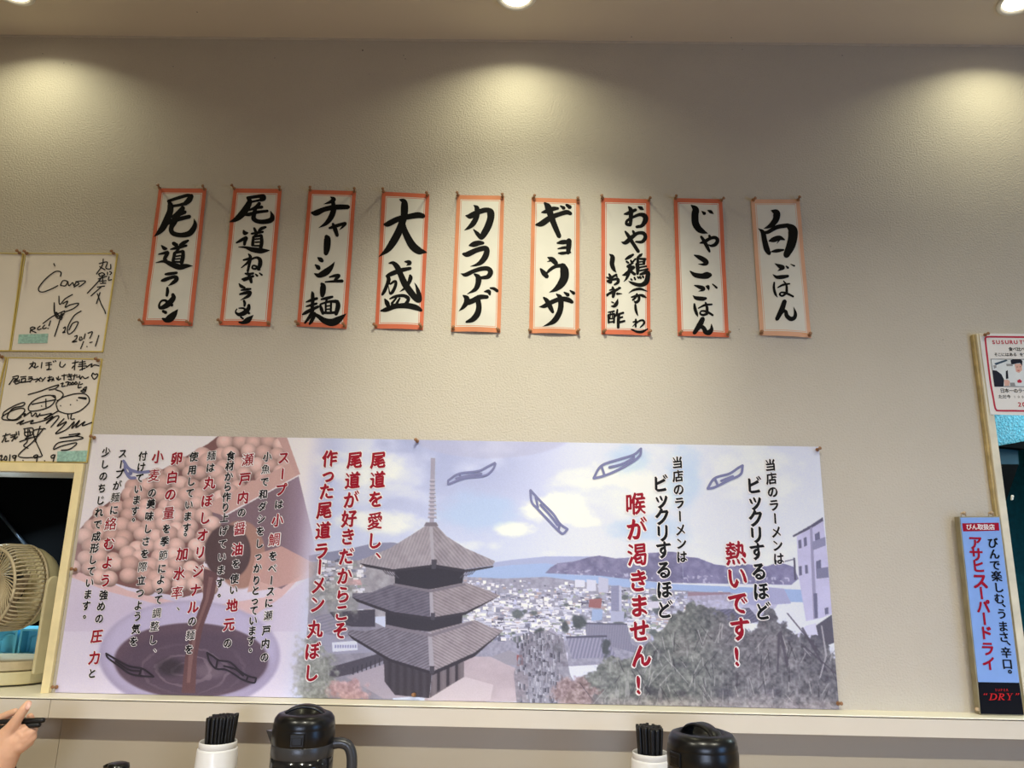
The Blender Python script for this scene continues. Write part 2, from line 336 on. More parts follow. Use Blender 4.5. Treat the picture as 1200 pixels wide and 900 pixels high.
# ------------------------------------------------------------------ hand-lettered menu strips
STRIPS = [
 ('尾道ラーメン', ((186.5,221),(242.5,221.5),(166.5,381),(226,382.5)), 0, [((160,212),
  '375 245 28 480 210 34 600 176 34 645 185 34/648 182 50 622 230 60 578 272 46/585 272 40 510 290 30 425 304 26/380 245 20 402 290 58 402 360 66 370 450 74 320 550 68 270 610 45 213 660 4/'
  '552 326 50 500 375 42 430 425 18/425 440 14 500 405 38 575 372 40/362 512 34 420 480 48 520 452 44 628 425 40/505 395 46 455 480 60 415 560 50 432 618 50 520 642 48 620 625 60 672 570 56 692 510 40 680 452 6/'
  '440 738 40 478 762 42/612 704 22 560 732 40 512 756 20/405 808 12 480 790 34 592 764 24/512 782 24 480 830 28 448 862 22/455 850 34 437 945 34/455 852 22 550 830 30/553 832 34 550 900 42 535 968 42/465 892 16 520 882 18/460 925 14 518 918 14/445 955 20 540 958 20/'
  '300 764 14 332 796 40 358 800 24/265 866 12 330 852 28 375 845 32 345 900 40 335 930 28 365 932 14'),
  ((155,300),'285 85 8 380 70 30 470 105 55 560 138 60 640 124 45 715 122 3/400 225 20 450 220 34 532 208 28/360 302 24 400 290 40 480 262 34 528 260 40 530 292 44 490 330 34 438 364 4/430 388 24 433 430 34 425 480 28/'
  '495 465 34 500 510 50 440 580 60 380 615 44 340 618 30 336 580 20 362 542 20 405 536 24 440 560 34 485 590 34/378 660 28 412 676 34/370 745 18 410 760 50 460 740 78 510 690 54 550 638 6')]),
 ('尾道ねぎラーメン', ((274.2,221.2),(330.5,222),(257.3,381.5),(317,383)), 0, [((250,212),
  '405 205 30 500 192 36 590 182 38/592 186 50 594 215 48 556 230 36/560 230 26 500 243 22 440 256 22/402 200 22 430 250 56 380 350 74 320 420 68 260 465 44 193 490 4/'
  '545 272 38 500 320 36 415 356 16/425 352 14 500 325 28 575 314 34/380 405 24 430 400 38 530 374 32 640 360 28/502 322 36 484 400 44 480 450 50 520 480 44 600 486 48 680 465 54 695 420 44 675 358 4/'
  '485 562 24 502 600 30/618 548 24 570 565 34 538 592 22/452 626 18 520 615 28 585 604 24/522 620 24 478 662 20/475 665 28 465 760 34/475 665 18 565 645 28/567 645 30 572 720 38 560 790 38/495 690 16 545 684 16/495 726 16 545 722 16/478 766 18 555 766 18/'
  '360 590 18 375 618 44 408 616 18/275 732 14 330 702 32 392 672 32 376 715 34 370 752 28/300 780 8 380 785 24 460 810 50 550 824 58 610 824 38 670 818 3'),
  ((245,300),'468 -18 12 490 20 34 480 100 30 464 188 24/410 55 18 450 45 24 492 35 24 450 92 20 388 147 10/440 112 14 500 50 18 560 25 24 602 50 40 604 110 44 585 168 28/603 128 26 550 160 22 515 150 18 530 120 18 580 142 22 602 172 18/'
  '435 216 18 470 225 26 528 214 24/400 286 18 450 274 30 530 248 24/462 206 18 492 262 36 508 322 28/420 300 22 470 280 26/555 224 14 575 243 24/600 210 12 628 232 20/365 338 12 392 370 34 434 386 18/'
  '390 416 14 450 406 28 502 400 18/375 464 18 430 450 32 495 440 34 480 480 34 430 510 20 383 532 4/425 540 24 434 570 28 430 602 20/482 590 30 475 632 42 430 678 50 370 698 38 335 684 24 324 662 14 340 634 10/365 625 12 420 628 20 450 660 32 485 684 24/385 728 18 412 746 20/362 788 14 410 790 34 470 760 58 532 704 5')]),
 ('チャーシュー麺', ((362,222.8),(417.5,224.5),(348,383),(406.5,386)), 0, [((340,215),
  '478 165 10 515 192 46 480 222 36 398 250 4/258 350 26 310 352 62 400 314 52 500 290 54 600 284 54 682 284 48/500 200 34 512 260 46 512 330 58 480 410 58 420 480 38 338 526 4/'
  '464 530 22 530 510 36 620 482 32 650 480 32 612 524 18 580 552 4/505 480 24 530 540 46 556 616 34/430 628 46 440 660 70 435 760 70 424 830 46'),
  ((335,300),'378 25 10 410 48 46 432 68 36/350 112 12 380 138 44 395 156 40/344 218 12 400 240 54 480 200 74 540 140 44 578 76 3/520 262 14 580 245 32 628 240 34 602 275 34 585 300 28/473 320 14 560 312 24 668 304 34/430 340 28 447 370 58 445 440 60 440 485 40/'
  '318 435 18 325 470 38 325 560 38 318 640 36/248 550 14 310 532 32 378 514 28/248 602 14 310 590 28 374 574 24/203 692 18 260 665 38 392 610 28/335 640 28 290 720 38 230 792 20/298 700 26 352 690 32 312 770 38 285 808 18/335 690 28 390 720 40 460 770 60 550 790 78 630 750 64 712 680 4/'
  '428 526 18 500 510 32 558 494 22/492 530 22 480 572 22/415 588 18 430 640 36 447 692 28/420 582 18 520 552 24 600 545 36/612 545 38 620 600 48 596 692 38/440 680 26 520 682 26 600 672 26/480 574 20 480 672 20/542 560 20 537 680 22/485 606 14 535 598 14/485 642 14 538 636 14')]),
 ('大盛', ((448,225),(503.5,228),(439.5,385.5),(496,387)), 0, [((430,220),
  '385 145 10 436 172 60 443 250 78 436 350 72 410 430 74 370 530 80 310 640 80 240 735 58 138 816 3/205 435 22 250 430 58 370 374 58 500 346 58 600 330 64 662 340 50/420 430 58 440 500 64 480 590 74 540 690 84 610 745 78 660 755 44 708 765 3'),
  ((430,305),'235 195 28 290 170 48 400 130 48 512 105 34/250 200 34 260 240 44 240 300 38 210 370 38 184 412 24/278 290 20 330 260 28 346 282 30 330 340 34 300 392 34 275 400 18 258 318 8/262 42 14 310 40 38 360 90 58 400 180 60 450 290 70 520 390 70 590 470 60 622 468 44 610 400 48 585 320 22 560 272 3/510 188 24 515 220 44 490 290 34 440 350 24 388 386 3/448 25 14 490 30 42 502 46 42 468 72 6/'
  '214 465 14 240 510 48 262 560 38/275 465 14 340 440 30 430 430 34 482 452 40 490 480 34 462 530 38/352 458 18 298 522 26/392 462 18 355 524 28/165 600 14 230 590 48 350 556 48 480 548 60 580 565 60 636 592 34/300 540 28 460 538 30')]),
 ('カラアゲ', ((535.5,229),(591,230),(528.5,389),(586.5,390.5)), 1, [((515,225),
  '306 284 8 360 290 58 430 255 54 520 224 54 580 220 50/560 200 18 596 240 74 602 310 74 570 410 74 520 500 68 490 542 42 450 500 42 402 448 12/402 162 8 440 200 52 440 290 52 400 370 58 350 420 38 290 456 3/'
  '352 632 18 400 620 58 460 604 54 512 604 32/280 732 28 330 736 58 430 690 54 530 664 54 556 690 58 540 760 64 490 830 54 430 865 28 362 882 4'),
  ((515,305),'252 165 6 310 180 44 400 140 44 500 110 48 570 110 50 600 150 54 570 205 48 488 222 32/412 175 18 456 215 58 455 290 58 420 360 44 328 412 4/280 424 12 320 460 56 320 510 58 280 565 38 228 608 3/340 512 58 400 490 58 480 450 54 562 446 38/455 490 54 465 570 58 445 650 64 390 710 54 318 736 22/528 384 10 578 380 42 592 416 22/598 340 18 640 345 32 678 368 34')]),
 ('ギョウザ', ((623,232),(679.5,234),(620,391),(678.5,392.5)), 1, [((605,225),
  '332 135 22 370 180 68 400 270 68 440 380 60 502 526 48/298 246 14 350 235 44 430 205 48 488 200 28/233 390 22 300 376 62 400 310 58 500 270 48 590 245 50 636 262 38/518 170 14 556 196 42/588 158 28 628 186 44/480 605 18 540 595 48 612 590 38/616 576 58 615 640 54 605 720 42/488 672 12 550 660 28 612 655 28/493 726 14 540 725 34 634 712 18/368 775 12 420 800 54 466 848 46/364 826 6 412 810 28'),
  ((605,310),'284 60 18 320 110 52 358 156 44/350 122 18 400 70 34 470 30 38 560 25 48/540 20 58 562 80 90 560 170 90 520 250 78 460 310 48 383 349 3/268 510 6 330 505 44 420 460 48 520 425 48 600 430 54 652 452 38/320 405 18 360 450 48 400 530 48 426 582 28/468 368 12 510 410 54 520 500 58 500 590 58 450 670 58 390 710 34 310 739 3/558 345 14 602 372 44/628 320 14 672 348 38')]),
 ('おや鶏(かしわ)しおポン酢', ((704.5,232.3),(761.5,234),(704.5,392),(762,394)), 0, [((690,230),
  '413 215 14 460 205 38 548 165 32/465 130 18 490 170 48 490 260 42 485 342 32/485 345 32 440 330 34 450 290 26 520 250 28 600 220 38 655 240 54 660 290 54 620 350 38 558 366 30/578 128 14 610 145 38 638 162 12/'
  '378 545 8 430 550 44 500 490 44 570 440 34 640 440 38 660 490 40 620 540 34 548 540 18/424 420 18 460 470 38 510 550 38 578 654 36/514 414 22 532 446 34/'
  '518 690 22 470 720 36 428 746 18/440 772 22 462 788 22/490 758 18 497 782 18/545 740 20 510 778 18/515 788 18 452 832 28 525 830 18/622 680 12 600 700 32 568 722 18/570 722 24 574 860 36/575 738 18 660 742 28/652 742 28 640 800 28/590 776 14 642 770 14/590 806 16 650 800 16/590 842 18 672 825 18/238 684 8 275 720 48 270 800 48 290 860 38 320 902 4'),
  ((690,310),'394 132 10 430 120 34 500 60 34 530 40 26/482 10 28 470 90 38 440 170 24 403 213 3/482 80 28 534 122 32/562 0 36 570 60 38 568 116 30/590 80 18 690 58 20/600 122 22 682 96 42 690 140 48 670 210 54 620 245 44 560 245 38 500 225 28 463 204 8/490 178 18 502 192 18/530 160 18 542 186 18/570 153 18 582 168 18/596 148 22 607 168 22/630 143 22 637 158 22/'
  '463 347 6 520 310 22 600 295 27 682 320 8/494 396 14 550 380 28 582 380 28 580 430 28 545 456 28 528 440 10/560 354 18 540 400 22 508 430 18/590 364 18 630 375 32 667 392 12/540 484 22 545 540 28 560 590 18 573 613 4/545 655 18 545 742 18/513 686 14 560 680 18 508 737 8/530 720 8 590 670 18 635 665 22 642 700 22 598 746 10/493 770 12 560 795 24 620 795 27 687 760 10/'
  '204 155 10 250 165 28 322 125 22/236 118 18 255 160 32 255 220 28/250 222 22 215 200 18 280 185 22 335 180 32 337 220 32 298 246 18/308 130 12 328 150 18/208 362 18 280 330 32 364 284 22/275 274 20 290 330 38 280 392 28/242 344 18 212 376 18/328 355 28 383 355 8/350 282 22 357 292 22/240 310 12 272 300 18/264 450 12 286 462 12/260 500 10 295 500 32 320 470 38 336 413 4/'
  '223 570 12 292 560 18/225 600 20 230 692 20/225 600 16 295 590 18/295 594 20 290 692 20/230 685 16 292 680 16/250 574 11 245 640 11/272 570 11 272 640 11/230 646 13 292 645 13/330 543 18 320 600 22 303 627 8/325 602 18 398 580 22/345 600 32 340 680 32 340 748 28/348 640 18 388 630 18/345 692 22 413 675 22')]),
 ('じゃこごはん', ((789.3,232.5),(846,234),(794,394),(854,396)), 0, [((780,230),
  '298 112 12 346 160 68 340 230 74 345 320 74 380 385 68 430 420 48 488 442 6/418 182 8 450 210 38/492 174 12 525 190 34 557 214 8/398 555 10 450 540 38 510 505 32 570 490 34 605 520 38 580 570 38 530 586 24 498 572 8/412 480 24 440 520 34 480 590 38 512 654 22/508 468 24 516 492 28/333 695 10 390 720 44 450 755 54 475 785 48 440 805 28 378 800 4'),
  ((780,310),'283 85 10 340 130 48 420 145 58 480 135 74 515 130 48/332 255 10 390 275 38 430 290 44 430 310 28 378 327 5/313 376 8 350 405 38 420 415 44 462 410 28/488 266 34 495 290 24 496 314 8/466 266 10 490 285 32/543 240 12 592 282 22/328 474 18 335 530 32 355 590 28 370 627 4/374 526 12 450 490 24 533 480 18/458 460 18 475 520 30 475 582 30/475 590 28 430 606 24 395 590 18 410 560 16 470 566 24 543 606 22/'
  '425 650 50 390 720 58 330 810 40/345 800 26 400 740 38 440 760 44 460 800 48 500 806 54 530 770 40 528 706 5')]),
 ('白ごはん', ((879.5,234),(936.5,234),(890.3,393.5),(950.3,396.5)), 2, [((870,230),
  '333 174 10 390 202 74 390 270 68 350 330 58 300 365 34 243 386 3/184 384 6 235 430 46 255 520 54 280 620 60 308 676 42/264 430 28 300 424 38 400 370 44 525 350 44/520 345 38 580 400 98 585 490 98 560 590 94 508 698 66/308 530 12 360 515 54 430 495 48 488 516 12/430 515 18 398 562 3/333 656 10 400 645 38 478 635 18/373 797 8 430 830 44 466 845 42 440 865 28 403 887 4/504 828 12 526 848 24/558 804 8 602 824 18'),
  ((870,310),'348 128 8 390 160 34 450 160 44 522 148 28/360 223 16 355 290 24 370 360 24 394 405 4/398 287 10 460 255 22 538 240 16/468 208 10 500 260 22 502 340 28/500 350 26 450 386 20 420 370 18 440 345 16 500 356 24 578 392 20/475 450 46 440 550 54 388 655 42/400 640 18 450 572 34 485 570 34 500 620 44 545 655 44 590 640 40 602 590 34 580 512 3')]),
]
def smoothstep(a, b_, x):
    t = min(1, max(0, (x-a)/(b_-a))); return t*t*(3-2*t)
POS = ('leftmost', 'second from left', 'third from left', 'fourth from left', 'fifth from left, in the middle', 'sixth from left', 'seventh from left', 'eighth from left', 'rightmost')
DESC = ('tall brushed characters 尾道ラーメン', 'crowded brushed characters 尾道ねぎラーメン', 'brushed characters チャーシュー麺 ending in a big 麺', 'two huge brushed characters 大盛', 'four bold katakana カラアゲ', 'bold katakana ギョウザ', 'two columns of small characters おや鶏(かしわ)', 'hiragana じゃこごはん', 'characters 白ごはん and a faded peach border')
pb = MB(); pb.lathe([(0.0001, 0.0), (0.0005, -0.002), (0.0005, -0.004)], M_pinmetal, axis='y', seg=8)
pb.lathe([(0.0030, -0.0035), (0.0034, -0.0045), (0.0018, -0.006), (0.0015, -0.010), (0.0026, -0.0125), (0.0030, -0.0138), (0.0022, -0.0145), (0.0001, -0.0146)], M_pin, axis='y', seg=14)
pin_me = pb.mesh('push_pin')
PIN = 1.45
def pin(x, z, y, label, group, rx=0.0, rz=0.0):
    o = bpy.data.objects.new('push_pin', pin_me); COL.objects.link(o); o.location = (x, y, z); o.rotation_euler = (rx, 0, rz); o.scale = (PIN, PIN, PIN)
    return tag(o, label, 'push pin', group)
CURL = (0.006, 0.006, 0.008, 0.007, 0.009, 0.012, 0.006, 0.006, 0.010)
for si, (text, cor, bord, crops) in enumerate(STRIPS):
    TL, TR, BL, BR = [at(*c) [[0, 2]] for c in cor]
    amp = CURL[si]; ph = random.uniform(-0.4, 0.4)
    def bil(u, v): return (1-v)*((1-u)*TL+u*TR) + v*((1-u)*BL+u*BR)
    def depth(u, v, amp=amp, ph=ph):
        bow = math.sin(PI*min(1, max(0, u)))
        vv = smoothstep(0.25, 0.84, v)*(1-0.38*smoothstep(0.84, 1.0, v))
        return 0.0022 + amp*bow*vv + 0.0012*bow*math.sin(9*v+ph) + 0.0015*math.sin(7*v+3*ph)**2*(u if ph > 0 else 1-u)
    def inv(p):
        u = v = 0.5
        for _ in range(6):
            q = bil(u, v)-p; e = 1e-4
            J = np.stack([(bil(u+e, v)-bil(u, v))/e, (bil(u, v+e)-bil(u, v))/e], 1); d = np.linalg.solve(J, q); u -= d[0]; v -= d[1]
        return u, v
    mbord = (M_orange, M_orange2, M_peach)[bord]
    us = [0, .04, .080, .096, .106] + list(np.linspace(.15, .85, 15)) + [.894, .904, .920, .96, 1]
    vs_ = [0, .018, .033, .0385, .0425] + list(np.linspace(.06, .94, 45)) + [.9575, .9615, .967, .98, 1]
    t = thing('menu_strip', 'paper menu strip with '+DESC[si]+', '+POS[si]+' on the wall' if si != 8 else 'paper menu strip with '+DESC[si]+', rightmost on the wall', 'menu strip', (bil(.5, 1)[0], 0, bil(.5, 1)[1]), 'hand lettered menu strips')
    b = MB(); V = []
    for v in vs_:
        for u in us:
            q = bil(u, v); V.append((q[0], -depth(u, v), q[1]))
    nu = len(us); F = {0: [], 1: [], 2: []}
    for j in range(len(vs_)-1):
        for i in range(nu-1):
            uc = (us[i]+us[i+1])/2; vc = (vs_[j]+vs_[j+1])/2
            du = min(uc, 1-uc); dv = min(vc, 1-vc)
            k = 1
            if du > .106 and dv > .0425: k = 0
            if (.080 < du < .096 and dv > .033) or (.033 < dv < .0385 and du > .080): k = 0
            F[k].append((j*nu+i, j*nu+i+1, (j+1)*nu+i+1, (j+1)*nu+i))
    b.add(V, F[0], M_paper, True)
    base = 0
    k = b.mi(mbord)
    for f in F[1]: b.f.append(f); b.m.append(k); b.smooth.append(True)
    b.build('sheet', t)
    ink = MB(); n = 0
    for (ox, oy), s in crops:
        def fn(x, y, lift):
            p = at(ox+x/10, oy+y/10)[[0, 2]]; u, v = inv(p)
            return (p[0], -depth(u, v)-0.0005-lift, p[1])
        for st in parse(s):
            ribbon(ink, [[q[0], q[1], q[2]*1.08+(3 if q[2] > 9 else 0)] for q in st], M_ink, fn, lift=n*1e-5); n += 1
    ink.build('lettering', t)
    for (u, v, nm) in ((.03, .008, 'top left'), (.965, .012, 'top right'), (.035, .985, 'bottom left'), (.965, .985, 'bottom right')):
        q = bil(u, v)
        pin(q[0], q[1], -0.0005, 'brown push pin in the %s corner of the %s menu strip' % (nm, text), 'push pins holding the menu strips', random.uniform(-.25, .1), random.uniform(-.25, .25))
# ------------------------------------------------------------------ the printed banner
PTL, PTR, PBL, PBR = (109.5, 509), (959, 523.4), (65.5, 808), (983.7, 827.3)
MY = -0.004
mx0, mz1 = (at(*PTL, MY)[0]+at(*PBL, MY)[0])/2, (at(*PTL, MY)[2]+at(*PTR, MY)[2])/2
mx1, mz0 = (at(*PTR, MY)[0]+at(*PBR, MY)[0])/2, zl+0.001
NXm, NZm = 1180, 400
gx = np.linspace(mx0, mx1, NXm); gz_ = np.linspace(mz1, mz0, NZm)
GX, GZ = np.meshgrid(gx, gz_)
def proj(x, z, y=0.0):
    d = np.stack([x, np.full_like(x, y)+DIST, z-EYE], -1)
    zc = d @ _f
    return 600+FPX*(d @ _r2)/zc, 450-FPX*(d @ _u2)/zc
PX, PY = proj(GX, GZ, MY)
IMG = np.zeros(PX.shape+(3,))
def noise(scale_x, scale_y, seed, octv=4):
    r = np.random.default_rng(seed); out = np.zeros(PX.shape); amp = 1.0; tot = 0
    for o in range(octv):
        sx, sy = scale_x/2**o, scale_y/2**o
        x = (PX+500)/sx; y = (PY+500)/sy
        xi = np.floor(x).astype(int); yi = np.floor(y).astype(int); fx = x-xi; fy = y-yi
        fx = fx*fx*(3-2*fx); fy = fy*fy*(3-2*fy)
        T = r.random((257, 257))
        g = lambda a, b_: T[a % 257, b_ % 257]
        out += amp*((g(yi, xi)*(1-fx)+g(yi, xi+1)*fx)*(1-fy)+(g(yi+1, xi)*(1-fx)+g(yi+1, xi+1)*fx)*fy); tot += amp; amp *= .55
    return out/tot
def C(*c): return np.array(c, float)
def sst(a, b_, x):
    t = np.clip((x-a)/(b_-a), 0, 1); return t*t*(3-2*t)
def paint(mask, col, alpha=1.0):
    global IMG
    a = (mask*alpha)[..., None]; IMG = IMG*(1-a)+np.asarray(col)*a
def pmask(pts, soft=0):
    pts = np.array(pts, float); x0, y0 = pts.min(0)-2; x1, y1 = pts.max(0)+2
    M = np.zeros(PX.shape)
    sel = (PX >= x0) & (PX <= x1) & (PY >= y0) & (PY <= y1)
    if not sel.any(): return M
    X, Y = PX[sel], PY[sel]; acc = np.zeros(X.shape)
    for ox, oy in ((-.25, -.1), (.25, .1), (-.1, .25), (.1, -.25)):
        ins = np.zeros(X.shape, bool); n = len(pts)
        for i in range(n):
            (xa, ya), (xb, yb) = pts[i], pts[(i+1) % n]
            if ya == yb: continue
            c = ((ya > Y+oy) != (yb > Y+oy)) & (X+ox < (xb-xa)*(Y+oy-ya)/(yb-ya)+xa); ins ^= c
        acc += ins
    M[sel] = acc/4; return M
def emask(cx, cy, rx, ry, soft=.08):
    d = np.sqrt(((PX-cx)/rx)**2+((PY-cy)/ry)**2); return 1-sst(1-soft, 1+soft, d)
def poly(pts, col, alpha=1.0, tex=None, mask=None):
    m = pmask(pts)
    if mask is not None: m = m*mask
    c = np.asarray(col, float)
    paint(m, c if tex is None else c+tex[..., None], alpha)
def Z(pts, ox, oy, s): return [(ox+x*s, oy+y*s) for x, y in pts]
R2 = lambda *p: Z(p, 340, 500, .3665)
R7 = lambda *p: Z(p, 620, 640, .211)
R8 = lambda *p: Z(p, 800, 580, .2888)

n1 = noise(120, 60, 1); n2 = noise(26, 16, 2); n3 = noise(7, 7, 3, 3); n4 = noise(3.2, 3.2, 4, 2); n5 = noise(60, 34, 5)
# sky
vy = sst(515, 665, PY)
skyL = C(158, 164, 196)*(1-vy)[..., None]+C(188, 194, 216)*vy[..., None]
skyR = C(198, 201, 222)*(1-vy)[..., None]+C(206, 208, 226)*vy[..., None]
h = sst(560, 700, PX)[..., None]; IMG = skyL*(1-h)+skyR*h
paint(sst(.48, .68, n1*.6+n5*.4)*sst(360, 420, PX), C(222, 224, 236), .55)
for cx, cy, rx, ry, a in ((655, 595, 45, 17, .8), (598, 620, 26, 9, .8), (690, 612, 20, 8, .6), (735, 560, 45, 20, .5), (770, 575, 35, 20, .5), (445, 610, 60, 14, .5), (680, 560, 50, 12, .4), (520, 640, 60, 9, .35), (880, 560, 60, 30, .35), (420, 545, 60, 22, .45)):
    d = np.sqrt(((PX-cx)/rx)**2+((PY-cy)/ry)**2)+(n2-.5)*1.1; paint(1-sst(.5, 1.1, d), C(232, 232, 240), a)
for cx, cy, rx, ry in ((738, 540, 28, 22), (800, 560, 26, 40), (560, 600, 50, 30), (760, 620, 60, 18)):
    paint(1-sst(.4, 1.1, np.sqrt(((PX-cx)/rx)**2+((PY-cy)/ry)**2)+(n2-.5)*.8), C(160, 186, 216), .5)
paint(emask(575, 505, 98, 32, .05), C(168, 168, 192), .6)
# distant hills and the strait
poly(R2((60,430),(60,412),(200,388),(270,372),(330,370),(400,385),(400,440)), (128, 128, 150), .9)
poly([(545,664),(600,656),(640,652),(700,652),(700,672),(545,676)], (150, 156, 188), .8)
poly([(548,668),(600,662),(640,660),(720,676),(780,684),(960,692),(960,706),(548,700)], (152, 170, 204))
poly(R7((90,150),(120,118),(160,95),(250,85),(330,62),(390,52),(480,68),(580,62),(640,40),(700,36),(790,30),(853,40),(853,205),(760,203),(600,190),(400,165)), (126, 122, 150), 1, (n3-.5)*46)
poly(R8((0,250),(60,255),(130,282),(200,290),(250,280),(340,290),(390,272),(450,292),(470,340),(440,365),(300,362),(20,358),(0,356)), (130, 126, 156), 1, (n3-.5)*40)
paint(sst(.62, .8, n4)*pmask(R8((0,325),(450,335),(440,365),(0,356))), C(190, 186, 204), .7)
paint(sst(.6, .8, n4)*pmask(R7((90,140),(400,130),(740,180),(600,190),(400,165),(120,160))), C(186, 184, 204), .7)
# left valley town
poly(R2((60,432),(300,425),(400,440),(400,600),(60,620)), (150, 146, 152), 1, (n3-.5)*50)
# town: many small roofs and walls, larger as they come nearer
poly([(500,674),(590,678),(640,676),(730,688),(800,692),(860,696),(860,770),(500,790)], (150, 148, 164), 1, (n4-.5)*30)
tr = np.random.default_rng(11)
cols = [(228,226,232),(214,212,222),(206,204,214),(188,188,202),(160,160,178),(130,130,148),(108,106,122),(222,220,226),(170,172,196),(176,160,160),(150,156,150)]
for k in range(1700):
    t_ = (k/1700)**.75; y_ = 678+t_*72; x_ = tr.uniform(540, 862)
    if y_ < 678+(x_-590)*.06+tr.uniform(0, 5): continue
    w_ = tr.uniform(1.6, 3.6)*(1+1.5*t_); h_ = w_*tr.uniform(.4, .9)
    m = ((np.abs(PX-x_) < w_/2) & (np.abs(PY-y_) < h_/2))
    IMG[m] = np.array(cols[tr.integers(len(cols))])+tr.uniform(-10, 10)
    if tr.random() < .6:
        m = ((np.abs(PX-x_) < w_/2+.6) & (PY > y_-h_/2-w_*.22) & (PY < y_-h_/2)); IMG[m] = np.array(cols[tr.integers(2, 5)])
for k in range(220):
    y_ = tr.uniform(655, 715); x_ = tr.uniform(372, 428); w_ = tr.uniform(3, 7); m = ((np.abs(PX-x_) < w_/2) & (np.abs(PY-y_) < w_*.28)); IMG[m] = np.array(cols[tr.integers(len(cols))])*.94
poly(R2((180,490),(225,488),(230,505),(175,508)), (190, 150, 150), .8)
for k in range(26):
    x_, y_ = tr.uniform(600, 800), tr.uniform(700, 752); r_ = tr.uniform(3, 8)
    paint(1-sst(.5, 1.1, np.sqrt(((PX-x_)/r_)**2+((PY-y_)/(r_*.7))**2)+(n3-.5)), C(92, 98, 98), .85)
for q, c in (([(455,220),(500,218),(500,360),(455,360)], (142,142,166)), ([(500,218),(514,222),(514,360),(500,360)], (176,176,196)), ([(385,170),(440,180),(440,260),(385,255)], (178,178,196)), ([(320,185),(372,190),(372,250),(320,250)], (196,196,210)), ([(255,185),(310,190),(310,225),(255,230)], (200,200,214)), ([(455,360),(530,362),(525,420),(452,420)], (166,168,190)), ([(335,295),(405,290),(400,345),(330,340)], (150,104,104)), ([(640,310),(720,305),(720,345),(650,345)], (196,192,204)), ([(350,350),(410,352),(405,410),(345,415)], (150,166,196))):
    poly(R7(*q), c)
for yy in range(225, 358, 9): poly(R7((458,yy),(498,yy),(498,yy+3),(458,yy+3)), (122,122,148), .7)
# temple roofs below the town
def stripes(ax, ay, period, a): return (np.sin((PX*ax+PY*ay)*2*PI/period))*a
poly(R7((310,428),(545,435),(570,545),(690,600),(690,620),(320,520)), (134,132,150), 1, stripes(1,.1,3,5))
poly(R7((310,424),(545,430),(545,438),(310,434)), (100,98,114))
poly(R7((205,505),(430,498),(485,615),(240,625)), (140,138,158), 1, stripes(1,.25,4.2,14))
poly(R7((205,500),(432,494),(434,506),(205,512)), (96,94,110))
poly(R7((0,470),(45,505),(10,560),(0,560)), (120,118,134)); poly(R7((10,560),(122,452),(200,525),(200,560),(130,580)), (158,154,172), 1, stripes(.7,.7,4,7)); poly(R7((25,565),(85,510),(125,565)), (74,70,82)); poly(R7((22,570),(130,575),(135,640),(22,620)), (176,176,204))
poly(R7((135,610),(215,590),(215,640),(150,640)), (196,192,204))
for cx, cy, rx, ry in ((165,570,32,40),(425,560,30,60),(270,420,45,50),(200,440,30,40),(55,480,30,30)):
    (a_, b_), = R7((cx, cy)); paint(1-sst(.5,1.1,np.sqrt(((PX-a_)/(rx*.211))**2+((PY-b_)/(ry*.211))**2)+(n3-.5)*1.2), C(80,84,86), .9)
# pagoda courtyard and graves
poly(R2((430,870),(560,735),(640,735),(760,790),(764,880),(430,880)), (176, 162, 168), 1, (n2-.5)*26)
poly(R2((440,865),(560,800),(650,825),(640,875),(440,875)), (190, 178, 182))
poly(R2((645,735),(700,715),(735,730),(735,765),(690,760)), (150,146,156)); poly(R2((725,730),(745,730),(745,765),(725,765)), (150,84,84))
poly([(614,746),(640,738),(660,748),(668,790),(688,828),(606,828),(602,790)], (128,124,134), .75, (n4-.5)*50)
for k in range(260):
    y_ = tr.uniform(744, 826); x_ = 636+tr.normal(0, 13)+(y_-785)*.1
    if not 603 < x_ < 684: continue
    h_ = tr.uniform(3, 7.5); w_ = tr.uniform(.8, 1.9); c = tr.choice([112, 124, 138, 152, 164, 176]); m = ((np.abs(PX-x_) < w_) & (np.abs(PY-y_) < h_/2)); IMG[m] = np.array([c, c-2, c+8]); m = ((PX > x_) & (PX < x_+w_) & (np.abs(PY-y_) < h_/2)); IMG[m] = np.array([c-26, c-28, c-16])
# shrubs lower left of the pagoda, precinct buildings
poly(R2((60,560),(140,560),(300,640),(330,880),(40,880)), (140,136,148), 1, (n3-.5)*30)
poly(R2((110,568),(185,542),(275,580),(130,592)), (146,142,158)); poly(R2((128,592),(272,584),(272,640),(200,640),(128,622)), (76,70,80)); poly(R2((80,605),(130,598),(190,670),(80,680)), (138,134,150), 1, stripes(.3,1,4,8))
poly(R2((100,660),(260,690),(300,720),(100,730)), (150,148,166)); poly(R2((134,690),(214,684),(216,714),(136,720)), (200,202,224))
for k in range(9): poly(R2((143+k*8,698),(148+k*8,697),(148+k*8,707),(143+k*8,708)), (110,110,150), .7)
poly(R2((125,770),(320,715),(330,735),(200,790),(125,806)), (84,78,88)); 
for k in range(9): poly(R2((200+k*14,770-k*5),(204+k*14,769-k*5),(204+k*14,800-k*6),(200+k*14,800-k*6)), (70,64,74))
poly(R2((180,800),(330,750),(440,860),(300,870)), (162,152,162))
m = 1-sst(.42, .62, np.sqrt(((PX-368)/34)**2+((PY-790)/56)**2)*.55+(n3-.5)*.5+.15); paint(m, C(140,142,134)+((n4-.5)*70)[..., None], .85)
m = 1-sst(.42, .6, np.sqrt(((PX-408)/30)**2+((PY-810)/16)**2)*.55+(n3-.5)*.5+.1); paint(m, C(180,148,150)+((n4-.5)*60)[..., None], .9)
m = 1-sst(.4, .7, np.sqrt(((PX-395)/30)**2+((PY-702)/24)**2)*.5+(n3-.5)*.6+.1); paint(m, C(142,142,138)+((n4-.5)*40)[..., None], .7)
